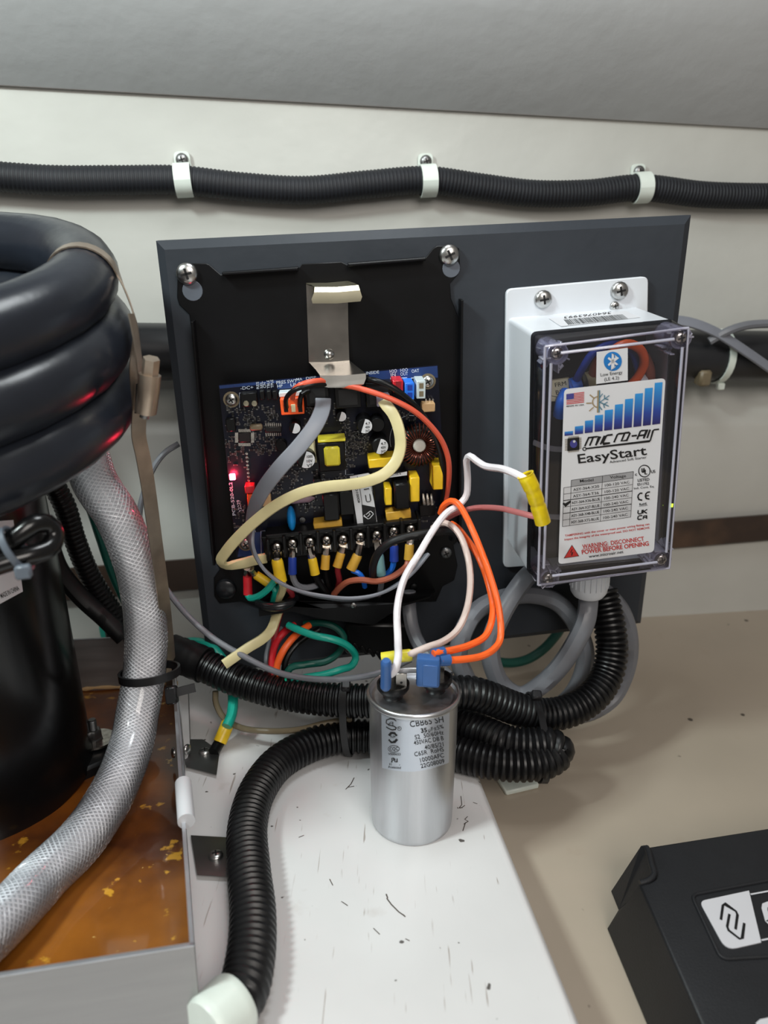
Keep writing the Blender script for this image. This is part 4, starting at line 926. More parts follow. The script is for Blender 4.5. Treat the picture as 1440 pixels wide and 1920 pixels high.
# flat grey cable from the jack, looping under the terminal strip
def flat(name, label, pts, a, b, m, step=.003, cat='cable', printm=None):
    q = smooth([Vector((*P(x, y, h), roll)) for x, y, h, roll in pts], step); W3 = [v.xyz for v in q]; T = tangents(W3); fc = []
    for p, tn in zip(q, T):
        n = (PN - tn * PN.dot(tn)).normalized(); bb = tn.cross(n); fc.append(n * cos(p.w) + bb * sin(p.w))
    mb = MB(); mb.ribbon(W3, a, b, fc); o = solo(name, mb, m, label, cat); return o, W3, fc
flat('flat_cable', 'grey flat cable curving down across the left of the circuit board', [(606, 748, 27, 0), (605, 765, 31, .1), (592, 796, 38, .15), (562, 836, 44, .2), (522, 880, 48, .3), (491, 922, 43, .45), (474, 962, 36, .75), (469, 1000, 34, 1.05), (474, 1030, 38, 1.2), (494, 1066, 43, 1.25), (522, 1090, 44, 1.2), (560, 1108, 46, 1.05), (608, 1119, 48, .95), (660, 1123, 48, .95), (710, 1114, 46, 1.05), (748, 1094, 42, 1.2), (775, 1070, 36, 1.3), (800, 1040, 28, 1.3)], .0050, .0012, 'grey_flat')
t_, W3, fc = flat('flat_cable', 'cream flat cable hooped in a loop across the circuit board', [(717, 748, 28, 0), (722, 757, 31, 0), (737, 776, 36, .15), (748, 805, 40, .35), (751, 838, 42, .45), (742, 866, 44, .4), (722, 888, 46, .3), (690, 902, 48, .15), (650, 909, 48, .1), (610, 913, 48, .15), (565, 924, 48, .35), (520, 946, 47, .5), (480, 976, 45, .5), (446, 1008, 43, .4), (424, 1034, 40, .35), (414, 1052, 36, .6), (424, 1060, 32, .5), (450, 1057, 28, .2), (478, 1050, 25, .1), (500, 1046, 22, .1)], .0037, .0014, 'cream')
# clear plug on its end
mb = MB(); c = uv(718, 749, 27); mb.box(PF, (c.x, c.y, c.z), (.0085, .008, .006), .0008); link('modular_plug', mb, 'clear_post', t_)
# orange and black sensor leads across the top
wire('sensor_lead', 'orange lead looping from the orange connector under the clip and down the right edge', PP([(548, 746, 28), (552, 731, 34), (566, 721, 38), (590, 715, 36), (616, 715, 30), (640, 722, 30), (664, 726, 32), (700, 736, 36), (733, 748, 38), (775, 770, 38), (806, 797, 36), (828, 826, 34), (840, 858, 32), (842, 890, 30), (838, 925, 26), (830, 965, 22)]), .0018, 'salmon')
wire('sensor_lead', 'black lead arching over the orange connector into the clip', PP([(537, 764, 28), (536, 750, 32), (545, 736, 37), (563, 727, 39), (590, 722, 37), (616, 721, 30), (640, 726, 26)]), .0015, 'black_plastic')
wire('sensor_lead', 'black lead arching right of the clip and down beside the copper toroid', PP([(684, 712, 26), (700, 713, 34), (728, 722, 37), (755, 740, 37), (782, 765, 34), (805, 796, 33), (821, 834, 32), (830, 875, 30), (832, 925, 25), (826, 970, 20)]), .0019, 'black_plastic')
wire('sensor_lead', 'short black lead beside the orange connector slot', PP([(562, 762, 28), (563, 748, 30), (566, 738, 30), (580, 733, 27)]), .0016, 'black_plastic')
# ---- insulated terminals on the strip, each with its wire
def term(lb, sc, a, b, hs, col, r, pts, wm, wr, m2=None):
    t = thing('crimp_terminal', lb, 'wire terminal')
    q0, q1 = P(a[0], a[1], hs), P(b[0], b[1], hs + 2); n = (q1 - q0).normalized()
    mb = MB(); mb.tube([q0, q0.lerp(q1, .10), q0.lerp(q1, .5), q0.lerp(q1, .9), q1], r, 12, lambda L, tt: r * (.88 if tt < .05 else (1.04 if tt > .85 else 1))); link('crimp_sleeve', mb, col, t)
    mb = MB(); mb.tube([P(sc[0], sc[1], 26), q0, q0 + n * .002], .0022, 8, lambda L, tt: .0026); link('metal_tongue', mb, 'solder', t)
    mb = MB(); mb.tube(smooth([q1 - n * .002] + PP(pts), .003), wr, 8); link('insulation', mb, wm, t)
    return t
term('large yellow crimp terminal on the leftmost screw of the strip', (519, 1040), (519, 1049), (527, 1090), 30, 'yellow', .0040, [(531, 1100, 32), (528, 1112, 30), (522, 1124, 26), (518, 1140, 20), (512, 1170, 16)], 'cream', .0026)
term('dark blue crimp terminal on the second screw from left', (548, 1034), (548, 1044), (548, 1076), 29, 'navy_blue', .0029, [(549, 1082, 31), (556, 1096, 32), (572, 1102, 30), (598, 1096, 26), (612, 1086, 18)], 'grey_wire', .0022)
term('bright yellow crimp terminal on the third screw from left', (581, 1030), (585, 1046), (591, 1077), 30, 'yellow', .0031, [(596, 1088, 30), (608, 1106, 28), (618, 1122, 22), (620, 1140, 12)], 'black_plastic', .0024)
term('dull yellow crimp terminal on the fourth screw from left', (612, 1027), (611, 1040), (609, 1067), 27, 'yellow_dim', .0030, [(610, 1078, 26), (614, 1096, 24), (616, 1120, 18), (612, 1150, 10)], 'black_plastic', .0024)
term('dull yellow crimp terminal with dark red wire, middle of the strip', (643, 1025), (640, 1036), (632, 1063), 27, 'yellow_dim', .0030, [(633, 1072, 28), (636, 1086, 28), (634, 1100, 24), (626, 1118, 18)], 'dark_red', .0020)
term('slanted dull yellow crimp terminal with blue wire, sixth screw from left', (675, 1020), (671, 1040), (658, 1068), 28, 'yellow_dim', .0034, [(662, 1071, 30), (672, 1074, 31), (680, 1084, 30), (684, 1100, 24)], 'blue', .0018)
term('pale green sleeve terminal on the seventh screw from left', (706, 1017), (710, 1040), (714, 1078), 29, 'pale_teal', .0035, [(715, 1086, 28), (714, 1102, 24), (708, 1120, 16)], 'grey_wire', .0020)
term('dark blue sleeve terminal on the eighth screw from left', (738, 1010), (739, 1022), (739, 1052), 28, 'navy_blue', .0030, [(736, 1064, 28), (728, 1074, 26), (718, 1086, 20)], 'blue', .0020)
term('yellow crimp terminal with brown wire on the rightmost screw', (770, 1006), (768, 1020), (766, 1049), 30, 'yellow_dim', .0031, [(763, 1060, 34), (750, 1072, 38), (732, 1083, 40), (705, 1090, 40), (678, 1087, 40), (654, 1090, 38), (638, 1101, 34), (626, 1114, 28)], 'brown', .0021)
term('red crimp terminal on the earth screw at the lower left corner', (463, 1064), (464, 1079), (465, 1114), 16, 'red', .0031, [(467, 1120, 20), (482, 1119, 26), (500, 1107, 30), (513, 1092, 31), (520, 1080, 26)], 'teal', .0024)
term('tilted yellow crimp terminal beside the red one', (470, 1066), (479, 1077), (504, 1094), 22, 'yellow', .0031, [(510, 1098, 24), (517, 1108, 26), (514, 1120, 24), (511, 1135, 18)], 'teal', .0024)
wire('earth_wire', 'short teal wire dropping into the rubber grommet', PP([(527, 1096, 26), (524, 1108, 27), (518, 1122, 25), (516, 1140, 18)]), .0024, 'teal')
wire('harness_wire', 'red wire peeping out above the rubber grommet', PP([(528, 1098, 28), (542, 1106, 30), (548, 1116, 28), (540, 1128, 22)]), .0020, 'dark_red')
# ---- wires that leave the grommet below the shelf
Yp = lambda pts: [Y(*p) for p in pts]
q = smooth([Vector((*Y(x, y, d), rl)) for x, y, d, rl in [(524, 1140, .462, .9), (517, 1160, .458, .8), (508, 1182, .452, .5), (492, 1198, .446, .2), (466, 1214, .440, .2), (440, 1232, .434, .1), (420, 1246, .430, 0)]], .003); W3 = [v.xyz for v in q]; T = tangents(W3)
mb = MB(); mb.ribbon(W3, .0036, .0013, [((PN - tn * PN.dot(tn)).normalized()) * cos(p.w) + tn.cross((PN - tn * PN.dot(tn)).normalized()) * sin(p.w) for p, tn in zip(q, T)]); solo('flat_cable', mb, 'cream', 'cream flat cable coming down from the grommet into the ribbed hose', 'cable')
wire('harness_wire', 'red wire curving down below the circuit board', Yp([(552, 1172, .47), (534, 1184, .462), (518, 1204, .455), (511, 1226, .45), (510, 1250, .445), (512, 1275, .44)]), .0027, 'red')
wire('harness_wire', 'orange wire curving down beside the red one', Yp([(580, 1172, .468), (562, 1184, .46), (544, 1202, .452), (530, 1222, .447), (520, 1246, .444), (517, 1275, .44)]), .0025, 'orange')
wire('harness_wire', 'grey wire left of the red and orange wires', Yp([(530, 1178, .474), (512, 1194, .468), (503, 1216, .46), (500, 1240, .452), (506, 1270, .445)]), .0021, 'grey_wire')
wire('harness_wire', 'black wire right of the orange wire under the board', Yp([(600, 1180, .47), (572, 1196, .466), (550, 1214, .46), (536, 1238, .455), (532, 1275, .45)]), .0024, 'black_plastic')
wire('harness_wire', 'dark red wire hugging the cream flat cable under the shelf', Yp([(526, 1146, .466), (520, 1166, .462), (516, 1186, .458), (514, 1215, .455)]), .0024, 'dark_red')
wire('earth_wire', 'teal wire hooping right below the shelf', Yp([(540, 1172, .455), (560, 1181, .45), (590, 1192, .446), (625, 1199, .446), (652, 1211, .448), (667, 1232, .45), (660, 1248, .446), (640, 1255, .44), (610, 1264, .437), (575, 1270, .436), (545, 1275, .436)]), .0026, 'teal')
wire('earth_wire', 'dark teal wire looped behind the bright teal one', Yp([(570, 1170, .474), (605, 1168, .472), (632, 1178, .47), (645, 1196, .466), (636, 1222, .46), (612, 1240, .454), (575, 1246, .45), (545, 1252, .446), (534, 1272, .444)]), .0026, 'dark_teal')
mb = MB(); mb.tube(Yp([(534.5, 1274, .428), (537, 1273.5, .428)]), .0012, 10); solo('wire_end', mb, 'bead_teal', 'tiny bright teal wire end poking out of the ribbed hose', 'wire')
# ---- long white, blush, orange and pink wires to the capacitor and splice
cz_ = .357
t = wire('white_wire', 'white wire rising from the capacitor to the yellow splice beside the white box', [Y(733, 1264, .347), Y(741, 1256, .345), Y(746, 1235, .348)] + [P(746, 1200, 124), P(745, 1140, 108), P(758, 1085, 92), P(787, 1036, 78), P(814, 991, 66), P(837, 962, 56), P(860, 947, 50), P(874, 930, 48), P(877, 905, 48), P(876, 880, 50), P(875, 862, 52), P(880, 855, 55), P(895, 865, 64), P(910, 874, 72), P(945, 880, 88), P(970, 890, 98), P(990, 902, 103)], .0022, 'white_wire', 'wire', sleeve=[
    ([Y(724, 1238, .343), Y(724, 1262, .345), Y(723, 1292, .347)], .0030, 'crimp_blue', 'flag_connector', lambda L, tt: .0030 * (1 if .04 < tt < .96 else .7))])
for nm, rr, pts in (('butt_splice', .0046, [(986, 892, 103), (998, 917, 104), (1006, 940, 104), (1014, 966, 104), (1018, 980, 104)]),):
    mb = MB(); q = smooth([P(*p) for p in pts], .001)
    mb.tube(q, .0046, 18, lambda L, tt: .0047 if tt < .28 else (.0043 if tt < .36 else (.0045 if tt < .52 else (.0041 if .55 < tt < .64 else .0045))), False); mb.lathe(upr(q[-1], q[-1] - q[-2]), (0, 0, 0), [(.0045, 0), (.0036, .0004), (.0002, .0004)], 18, False); link('butt_splice', mb, 'butt_yellow', t, 'translucent yellow butt splice')
    z = (q[1] - q[0]).normalized(); fr = upr(q[0], -z); mb = MB(); mb.lathe(fr, (0, 0, 0), [(.0047, .0), (.0050, .0008), (.0042, .0009), (.0038, .0001)], 18, False); link('splice_mouth', mb, 'butt_yellow', t)
wire('blush_wire', 'pale pinkish white wire looping from the board down to the capacitor', PP([(812, 990, 40), (824, 982, 46), (840, 982, 52), (860, 1000, 60), (876, 1040, 72), (882, 1085, 84), (877, 1135, 98), (860, 1178, 110), (832, 1202, 120), (800, 1214, 126), (776, 1224, 128), (766, 1228, 128)]), .0021, 'blush_wire', sleeve=[([P(773, 1228, 127), P(745, 1231, 126), P(716, 1235, 125)], .0036, 'tape_yellow', 'flag_connector', lambda L, tt: .0036 if tt > .06 else .003)])
mb = MB(); 
t = wire('orange_wire', 'outer orange wire looping from the board to the blue capacitor terminal', PP([(826, 962, 42), (832, 948, 46), (846, 939, 50), (858, 944, 54), (871, 963, 60), (893, 1010, 72), (919, 1080, 86), (936, 1144, 100), (938, 1198, 112), (925, 1218, 120), (904, 1230, 126), (870, 1236, 132), (835, 1238, 136), (826, 1238, 138)]), .0021, 'orange', sleeve=[([P(842, 1237, 135), P(822, 1238, 137)], .0034, 'crimp_blue', 'barrel')])
fr = upr(Y(803, 1256, .352), -Vector((sin(.25), cos(.25), 0))); mb = MB()
c = Y(803, 1257, .3535); fr2 = CF.copy(); fr2.translation = c; mb.box(fr2, (0, 0, 0), (.0132, .0080, .0180), .0016, -.12, 2); link('flag_terminal', mb, 'crimp_blue', t, 'translucent blue flag terminal')
mb = MB(); mb.box(fr2, (.0008, -.0042, -.001), (.0085, .0008, .0130), .0003, -.12); link('terminal_rib', mb, 'crimp_blue', t)
wire('orange_wire', 'inner orange wire looping from the board to the blue capacitor terminal', PP([(846, 982, 46), (856, 988, 50), (870, 1004, 56), (899, 1048, 70), (919, 1106, 84), (924, 1150, 98), (911, 1191, 112), (880, 1210, 122), (848, 1219, 130), (820, 1224, 136), (812, 1226, 137)]), .0021, 'orange', sleeve=[([P(832, 1222, 133), P(812, 1226, 136)], .0030, 'crimp_blue', 'barrel')])
wire('pink_wire', 'dusky pink wire running across to the yellow splice', PP([(815, 990, 30), (835, 974, 36), (862, 960, 44), (893, 952, 56), (937, 953, 76), (968, 960, 92), (1000, 968, 103), (1010, 970, 104)]), .0018, 'pink')
wire('black_sheath', 'dark rubber sheath arched over the right end of the terminal strip', PP([(700, 1088, 34), (700, 1060, 42), (712, 1033, 48), (738, 1014, 52), (775, 1004, 52), (812, 998, 50), (836, 996, 44), (850, 1000, 36), (848, 1008, 28)]), .0027, 'black_rubber', 'cable sheath')
# ---- grey round cables beneath the white box
wire('grey_cable', 'grey cable hanging from the white gland and looping back up', PP([(1104, 1112, 34), (1103, 1136, 36), (1098, 1165, 42), (1082, 1200, 46), (1053, 1246, 48), (1018, 1282, 46), (977, 1305, 43), (945, 1288, 41), (923, 1245, 40), (920, 1204, 38), (936, 1160, 36), (957, 1122, 30), (980, 1090, 22), (996, 1074, 12)]), .0070, 'grey_wire', 'cable')
wire('grey_cable', 'grey cable arching from behind the capacitor over the dark panel', PP([(890, 1300, 40), (872, 1268, 40), (859, 1232, 38), (870, 1182, 34), (896, 1143, 22), (942, 1122, 13), (995, 1115, 9), (1042, 1128, 11), (1068, 1152, 15), (1087, 1184, 18), (1098, 1225, 22), (1091, 1267, 26), (1071, 1304, 30), (1040, 1330, 34), (1010, 1340, 36)]), .0068, 'grey_wire', 'cable')
wire('grey_cable', 'grey cable outside the ribbed hose, rightmost loop under the white box', PP([(1118, 1096, 8), (1141, 1114, 9), (1167, 1146, 10), (1181, 1190, 14), (1181, 1238, 14), (1167, 1282, 18), (1147, 1313, 22), (1110, 1336, 28), (1070, 1345, 32)]), .0060, 'grey_wire', 'cable')
wire('grey_cable', 'grey sheathed cable dropping behind the white wire above the capacitor', PP([(766, 1108, 8), (767, 1140, 12), (772, 1175, 20), (784, 1205, 30), (806, 1235, 42), (840, 1270, 56)]), .0052, 'grey_wire', 'cable')
wire('earth_cable', 'dark teal cable curving under the panel edge inside the grey loops', Yp([(925, 1240, .55), (960, 1243, .555), (990, 1236, .56), (1018, 1218, .565), (1042, 1192, .57), (1060, 1165, .575)]), .0042, 'dark_teal', 'cable')
# ================================================================== RIBBED HOSES
h = thing('ribbed_hose', 'black ribbed hose passing behind the capacitor and up behind the box gland', 'hose')
ap = [(322, 1223, .462), (345, 1231, .458), (380, 1246, .452), (440, 1273, .443), (520, 1297, .434), (601, 1310, .428), (681, 1314, .424), (775, 1310, .422), (872, 1298, .426), (915, 1308, .428), (966, 1328, .430), (1018, 1340, .432), (1068, 1332, .436), (1112, 1305, .444), (1138, 1266, .455), (1147, 1223, .464), (1144, 1179, .472), (1136, 1140, .480), (1128, 1108, .486)]
mb = MB(); corr(mb, Yp(ap), .0116, .0040, .13, 22); link('hose_body', mb, 'loom', h)
mb = MB(); q = smooth(Yp([(318, 1221, .463), (330, 1226, .461), (352, 1234, .457), (384, 1247, .452)]), .003); mb.tube(q, .0114, 22, lambda L, t: .0128 + .0004 * sin(L * 900)); link('rubber_cuff', mb, 'black_rubber', h)
h2 = thing('ribbed_hose', 'black ribbed hose lying on the white plinth, curving behind the capacitor', 'hose')
bp_ = [F(x, y, hh) for x, y, hh in [(398, 1922, 11), (428, 1897, 11), (452, 1866, 11), (469, 1800, 11), (474, 1715, 11), (467, 1635, 11), (464, 1551, 11), (482, 1485, 11.5), (522, 1431, 12), (577, 1399, 13), (633, 1383, 14), (700, 1381, 14), (775, 1392, 13), (861, 1415, 12), (932, 1430, 12), (990, 1432, 12), (1028, 1424, 13), (1045, 1408, 16), (1030, 1397, 20), (990, 1397, 20), (950, 1392, 20), (905, 1373, 20), (860, 1354, 21), (820, 1346, 22)]]
mb = MB(); corr(mb, bp_, .0118, .0041, .14, 22); link('hose_body', mb, 'loom', h2)
# nylon sleeve near the picture's lower edge
q = smooth([F(x, y, 11) for x, y in ((385, 1934), (412, 1908), (446, 1876))], .002); mb = MB(); mb.tube(q, .0138, 26, lambda L, t: .0138 if .05 < t < .95 else .0128)
solo('nylon_sleeve', mb, 'natural_nylon', 'off-white nylon sleeve clasping the lower end of the ribbed hose', 'sleeve')
# cable ties
a_ = Y(650, 1313, .425); b_ = F(652, 1383, 14); ax = (Y(681, 1314, .424) - Y(601, 1310, .428)).normalized(); d = (b_ - a_).length
zip_tie(None, (a_ + b_) / 2, ax, .0128, label='black cable tie binding two ribbed hoses left of the capacitor', squash=(d / 2 + .0128) / .0128, sq_axis=a_ - b_, head=((a_ + Vector((0, -.004, .0142))), Vector((0, -.4, 1))), name='cable_tie')
a_ = Y(1012, 1339, .432); b_ = F(1000, 1424, 12); ax = (Y(1068, 1332, .436) - Y(966, 1328, .430)).normalized(); d = (b_ - a_).length
zip_tie(None, (a_ + b_) / 2, ax, .0128, label='black cable tie binding ribbed hoses right of the capacitor', squash=(d / 2 + .013) / .0128, sq_axis=a_ - b_, head=(Y(1006, 1304, .420), Vector((0, -.5, 1))))
mb = MB(); c = G(968, 1468, 0); mb.box(None, c + Vector((0, 0, .002)), (.026, .02, .004), .001, .3); solo('tie_mount', mb, 'natural_nylon', 'small white pad on the floor under the ribbed hoses', 'cable mount')
# ---- grounding cable at the left, thin cable, brown tube
t = wire('earth_cable', 'bright teal cable arching behind the ribbed hose to a yellow ring terminal', Yp([(328, 1215, .50), (345, 1206, .495), (367, 1204, .49), (395, 1213, .48), (418, 1238, .472), (432, 1270, .462), (437, 1310, .45), (434, 1340, .44), (425, 1362, .432)]), .0038, 'teal', 'cable', sleeve=[([F(429, 1352, 18), F(420, 1374, 12), F(412, 1392, 7)], .0048, 'yellow', 'crimp_sleeve')])
mb = MB(); mb.tube([F(413, 1389, 7), F(406, 1401, 5), F(400, 1412, 4)], .004, 10); link('black_lug', mb, 'black_plastic', t)
wire('thin_cable', 'thin grey cable drooping from the panel edge past the ribbed hose to the capacitor', Yp([(335, 832, .50), (310, 848, .497), (292, 870, .494), (276, 905, .492), (262, 960, .49), (266, 1020, .488), (285, 1065, .482), (310, 1102, .472), (351, 1153, .455), (399, 1196, .442), (447, 1225, .436), (519, 1260, .428), (588, 1273, .42), (658, 1272, .415), (720, 1259, .41), (770, 1236, .41)]), .0021, 'grey_wire', 'cable')
wire('thin_tube', 'thin brown grey tube looping under the ribbed hose', Yp([(404, 1296, .45), (405, 1318, .447), (420, 1346, .442), (450, 1364, .436), (500, 1371, .43), (560, 1368, .428), (610, 1356, .43), (660, 1348, .432)]), .0022, 'khaki', 'tube')
wire('earth_cable', 'short teal cable hanging behind the steel tray at the left', [W(196, 1130, 22), W(197, 1160, 24), W(204, 1200, 26)], .0075, 'teal', 'cable')
mb = MB(); mb.box(upr(W(212, 1183, 46), WN), (0, 0, 0), (.016, .012, .012), .002); solo('cable_clip', mb, 'black_plastic', 'black plastic clip on the teal cable behind the steel tray', 'cable clip')

# ================================================================== STEEL DRIP TRAY
tray = thing('drip_tray', 'stainless drip tray with rusty orange wet floor under the black compressor', 'tray')
HT = 48; top = [F(364, 1774, HT), F(-230, 1868, HT), F(-120, 1212, HT), F(322, 1190, HT)]      # front right, front left, back left, back right
bot = [p - FN * ((HT - 1) * .001) for p in top]; cenT = sum(top, Vector()) / 4
def wallp(i, j, nm, m='tray_steel'):
    d = (top[j] - top[i]).normalized(); n = FN.cross(d); 
    if n.dot(cenT - top[i]) < 0: n = -n
    n = n * .0017; mb = MB()
    mb.loft([[bot[i], bot[i] + n, top[i] + n, top[i]], [bot[j], bot[j] + n, top[j] + n, top[j]]]); o = link(nm, mb, m, tray)
    mb = MB(); a = top[i]; b = top[j]; mb.loft([[a - n * .05, a + n * 1.05, a + n * 1.05 + FN * .0005, a - n * .05 + FN * .0005], [b - n * .05, b + n * 1.05, b + n * 1.05 + FN * .0005, b - n * .05 + FN * .0005]]); link('cut_edge', mb, 'tray_edge', o)
    return o
wallp(0, 1, 'front_wall'); wallp(3, 0, 'side_wall'); wallp(2, 3, 'back_wall'); wallp(1, 2, 'side_wall')
mb = MB(); mb.loft([[p + FN * .0006 for p in bot], [p + FN * .0022 for p in bot]]); link('rusty_floor', mb, 'rust_pan', tray, 'rust stained wet floor of the tray')
mb = MB(); sm = [bot[2].lerp(bot[3], k / 30) + FN * (.0032 + .0008 * sin(k * 7)) + (cenT - bot[2]).normalized() * .003 for k in range(31)]; mb.tube(sm, .0016, 6, lambda L, t: .0014 + .0007 * sin(L * 600)); link('seam_bead', mb, 'tan', tray)
def tab(quad, scr, lb=None):
    mb = MB(); mb.loft([[F(x, y, 1) for x, y in quad], [F(x, y, 3) for x, y in quad]]); o = link('mounting_tab', mb, 'dull_steel', tray)
    fr = upr(F(scr[0], scr[1], 3), FN); screw(o, fr, (0, 0, 0), .0042, m='steel', washer=0)
tab([(358, 1566), (430, 1570), (434, 1645), (370, 1641)], (405, 1606)); tab([(338, 1386), (380, 1386), (412, 1408), (406, 1453), (350, 1438)], (384, 1411))
# bracket strips rising at the side wall, white edge sleeve
mb = MB(); q = [Y(327, 1272, .452), Y(334, 1340, .436), Y(345, 1465, .398)]; mb.ribbon(smooth(q, .006), .0012, .0007, [PN] * len(smooth(q, .006)), False); link('edge_strip', mb, 'tray_edge', tray)
mb = MB(); mb.loft([[Y(x, y, d) for x, y, d in ((336, 1296, .452), (352, 1288, .455), (356, 1400, .425), (348, 1440, .412))], [Y(x, y, d) for x, y, d in ((338, 1296, .456), (354, 1288, .459), (358, 1400, .429), (350, 1440, .416))]]); link('side_bracket', mb, 'dull_steel', tray)
for x, y in ((327, 1411), (350, 1405), (330, 1480)):
    screw(tray, upr(Y(x, y, .41 if y < 1450 else .394), Vector((-1 if x < 345 else 1, -.4, .2))), (0, 0, 0), .0036, m='steel', cross=None)
mb = MB(); e = [F(343.5, 1468, HT + 1), F(346, 1500, HT + 1), F(349.5, 1540, HT + 1)]; q = smooth(e, .002); mb.tube(q, .0045, 16); solo('edge_sleeve', mb, 'label_white', 'white plastic sleeve pushed over the tray side edge', 'edge sleeve')
# ================================================================== COMPRESSOR
CC = Vector((-.272, .395, 0)); RB = .074
comp_t = thing('compressor', 'black compressor wrapped in fat black insulated coil, standing in the tray', 'compressor')
mb = MB(); z0 = -.001
mb.lathe(None, CC, [(RB * .5, z0), (RB * .93, z0 + .001), (RB * 1.02, z0 + .006), (RB * 1.02, z0 + .016), (RB, z0 + .021), (RB, .14), (RB * .985, .20), (RB * .9, .245), (RB * .6, .265), (.001, .27)], 64); link('shell', mb, 'compressor', comp_t)
mb = MB(); tt = Vector(F(165, 1440, 10)); mb.box(upr(F(150, 1425, 6), FN), (0, 0, 0), (.055, .04, .010), .002, .8); link('foot', mb, 'black_rubber', comp_t)
wf = upr(F(181, 1388, 13), FN); mb = MB(); mb.lathe(wf, (0, 0, -.011), [(.008, 0), (.008, .011)], 16); link('rubber_mount', mb, 'black_rubber', comp_t)
mb = MB(); mb.lathe(wf, (0, 0, 0), [(.0125, 0), (.0125, .0016), (.0035, .0016)], 32); wsh = link('washer', mb, 'solder', comp_t, 'broad speckled steel washer')
mb = MB(); mb.lathe(wf, (-.0015, 0, .0016), [(.0062, 0), (.0062, .0008), (.0056, .001), (.0056, .006), (.0046, .0072), (.003, .0072)], 6); link('nut', mb, 'dull_steel', wsh)
mb = MB(); prof = [(.0029, .001)]
for i in range(12): prof += [(.0029, .0065 + i * .0008), (.0024, .0069 + i * .0008)]
prof += [(.0024, .0165), (.0005, .0166)]; mb.lathe(wf, (-.0015, 0, 0), prof, 14); link('threaded_stud', mb, 'dull_steel', wsh)
def CY(x, y, e=0):
    d = ray(x, y); o = CAM - CC; R = RB + .0004 + e * .001; a = d.x ** 2 + d.y ** 2; b = o.x * d.x + o.y * d.y; c = o.x ** 2 + o.y ** 2 - R * R
    t = (-b - sqrt(max(0, b * b - a * c))) / a; return CAM + d * t
mb = MB(); n = 12; mb.loft([[CY(-60 + 85 * i / n, 975 + 6 * (1 - i / n)) for i in range(n + 1)], [CY(-60 + 103 * i / n, 1165 - 56 * i / n) for i in range(n + 1)]], False, False, False); lb = link('rating_label', mb, 'label_white', comp_t, 'white rating label')
mb = MB(); text(mb, 'MADE IN CHINA', CY, (3, 1122), (37, 1106), 9, .008, 0, .2); link('print', mb, 'ink', lb)
# insulated coil: one long fat tube
RT0 = .0178; path = []
for i in range(0, 118):
    a = radians(230 - i * 10.5); turn = i * 10.5 / 360
    ad = 230 - i * 10.5; k = 0; 
    for c0 in (0, -360, -720, -1080):                       # the tube drops one diameter on the right of each turn
        u = min(1, max(0, (75 + c0 - ad) / 150)); k += u * u * (3 - 2 * u)
    R = (.112, .1155, .1185, .1185, .117)[min(4, int(k + .5))]; R = .112 + .0045 * min(k, 1.6) - .001 * max(0, k - 2); z = .3335 - .0305 * k - .0105 * (1 - sin(a)) / 2
    path.append(CC + Vector((R * cos(a), R * sin(a), z)))
mb = MB(); mb.tube(path, RT0, 24); link('insulated_coil', mb, 'foam', comp_t, 'fat black foam insulated coil')
# small looped hose with grey tie in front of the compressor
mb = MB(); mb.tube(smooth(Yp([(-60, 1052, .30), (0, 1030, .302), (35, 1004, .305), (66, 982, .31), (92, 984, .315), (102, 1003, .315), (94, 1026, .31), (62, 1040, .303), (20, 1052, .298), (-60, 1078, .29)]), .003), .0046, 14); link('hose_loop', mb, 'compressor', comp_t)
lpz = Y(30, 1030, .30); axh = (Y(60, 1010, .303) - Y(0, 1040, .30)).normalized()
zip_tie(comp_t, lpz, axh, .0078, .0014, .0006, head=(Y(44, 1072, .291), Vector((.3, -1, .2))), m='grey_tie', squash=1.3, sq_axis=Vector((0, 0, 1)))
# ---- band clamp round the coil
bc = thing('band_clamp', 'long stainless band clamp hanging from the black coil with worm screw', 'hose clamp')
ctr = CC + Vector((.107, .005, .326))
k0 = min(range(len(path) - 1), key=lambda i: abs(i * 10.5 - 222)); pc = path[k0]; pt_ = (path[k0 + 1] - path[k0 - 1]).normalized(); su = (Vector((0, 0, 1)) - pt_ * pt_.z).normalized(); so = pt_.cross(su)
if so.dot(pc - CC) < 0: so = -so
wrap = [pc + (su * cos(a) + so * sin(a)) * (RT0 + .0008) for a in [-1.9 + i * .28 for i in range(13)]]
down = [Y(x, y, d) for x, y, d in [(256, 690, .386), (262, 760, .388), (260, 815, .392), (268, 855, .396), (276, 900, .398), (290, 1000, .406), (304, 1100, .422), (314, 1190, .438), (322, 1283, .452)]]
allp = smooth(wrap + [wrap[-1].lerp(down[0], .5) + so * .004] + down, .004); fcs = []
for p in allp:
    if p.z > .298: fcs.append((p - pc).normalized())
    else: 
        u = min(1, (.298 - p.z) / .06); fcs.append(((p - pc).normalized() * (1 - u) + (-FW * .75 + RT * .66) * u).normalized())
W3 = allp
mb = MB(); mb.ribbon(W3, .0042, .0004, fcs, False); link('strap', mb, 'band_steel', bc)
q2 = smooth([Vector((*Y(x, y, d), 0)) for x, y, d in [(246, 588, .384), (256, 640, .382), (262, 690, .381), (266, 720, .381)]], .004); mb = MB(); mb.ribbon([v.xyz for v in q2], .0022, .0004, [(-FW * .35 + RT)] * len(q2), False); link('strap_tail', mb, 'band_steel', bc)
mb = MB(); mb.tube(smooth(Yp([(281, 702, .376), (278, 735, .376), (273, 772, .377)]), .002), .0056, 16); link('worm_housing', mb, 'band_steel', bc)
mb = MB(); mb.tube(Yp([(284, 672, .375), (282, 692, .376), (281, 703, .376)]), .0042, 6); hx = link('hex_head', mb, 'band_steel', bc)
mb = MB(); mb.tube(Yp([(282, 704, .376), (281, 709, .376)]), .0046, 16); link('collar', mb, 'dull_steel', bc)
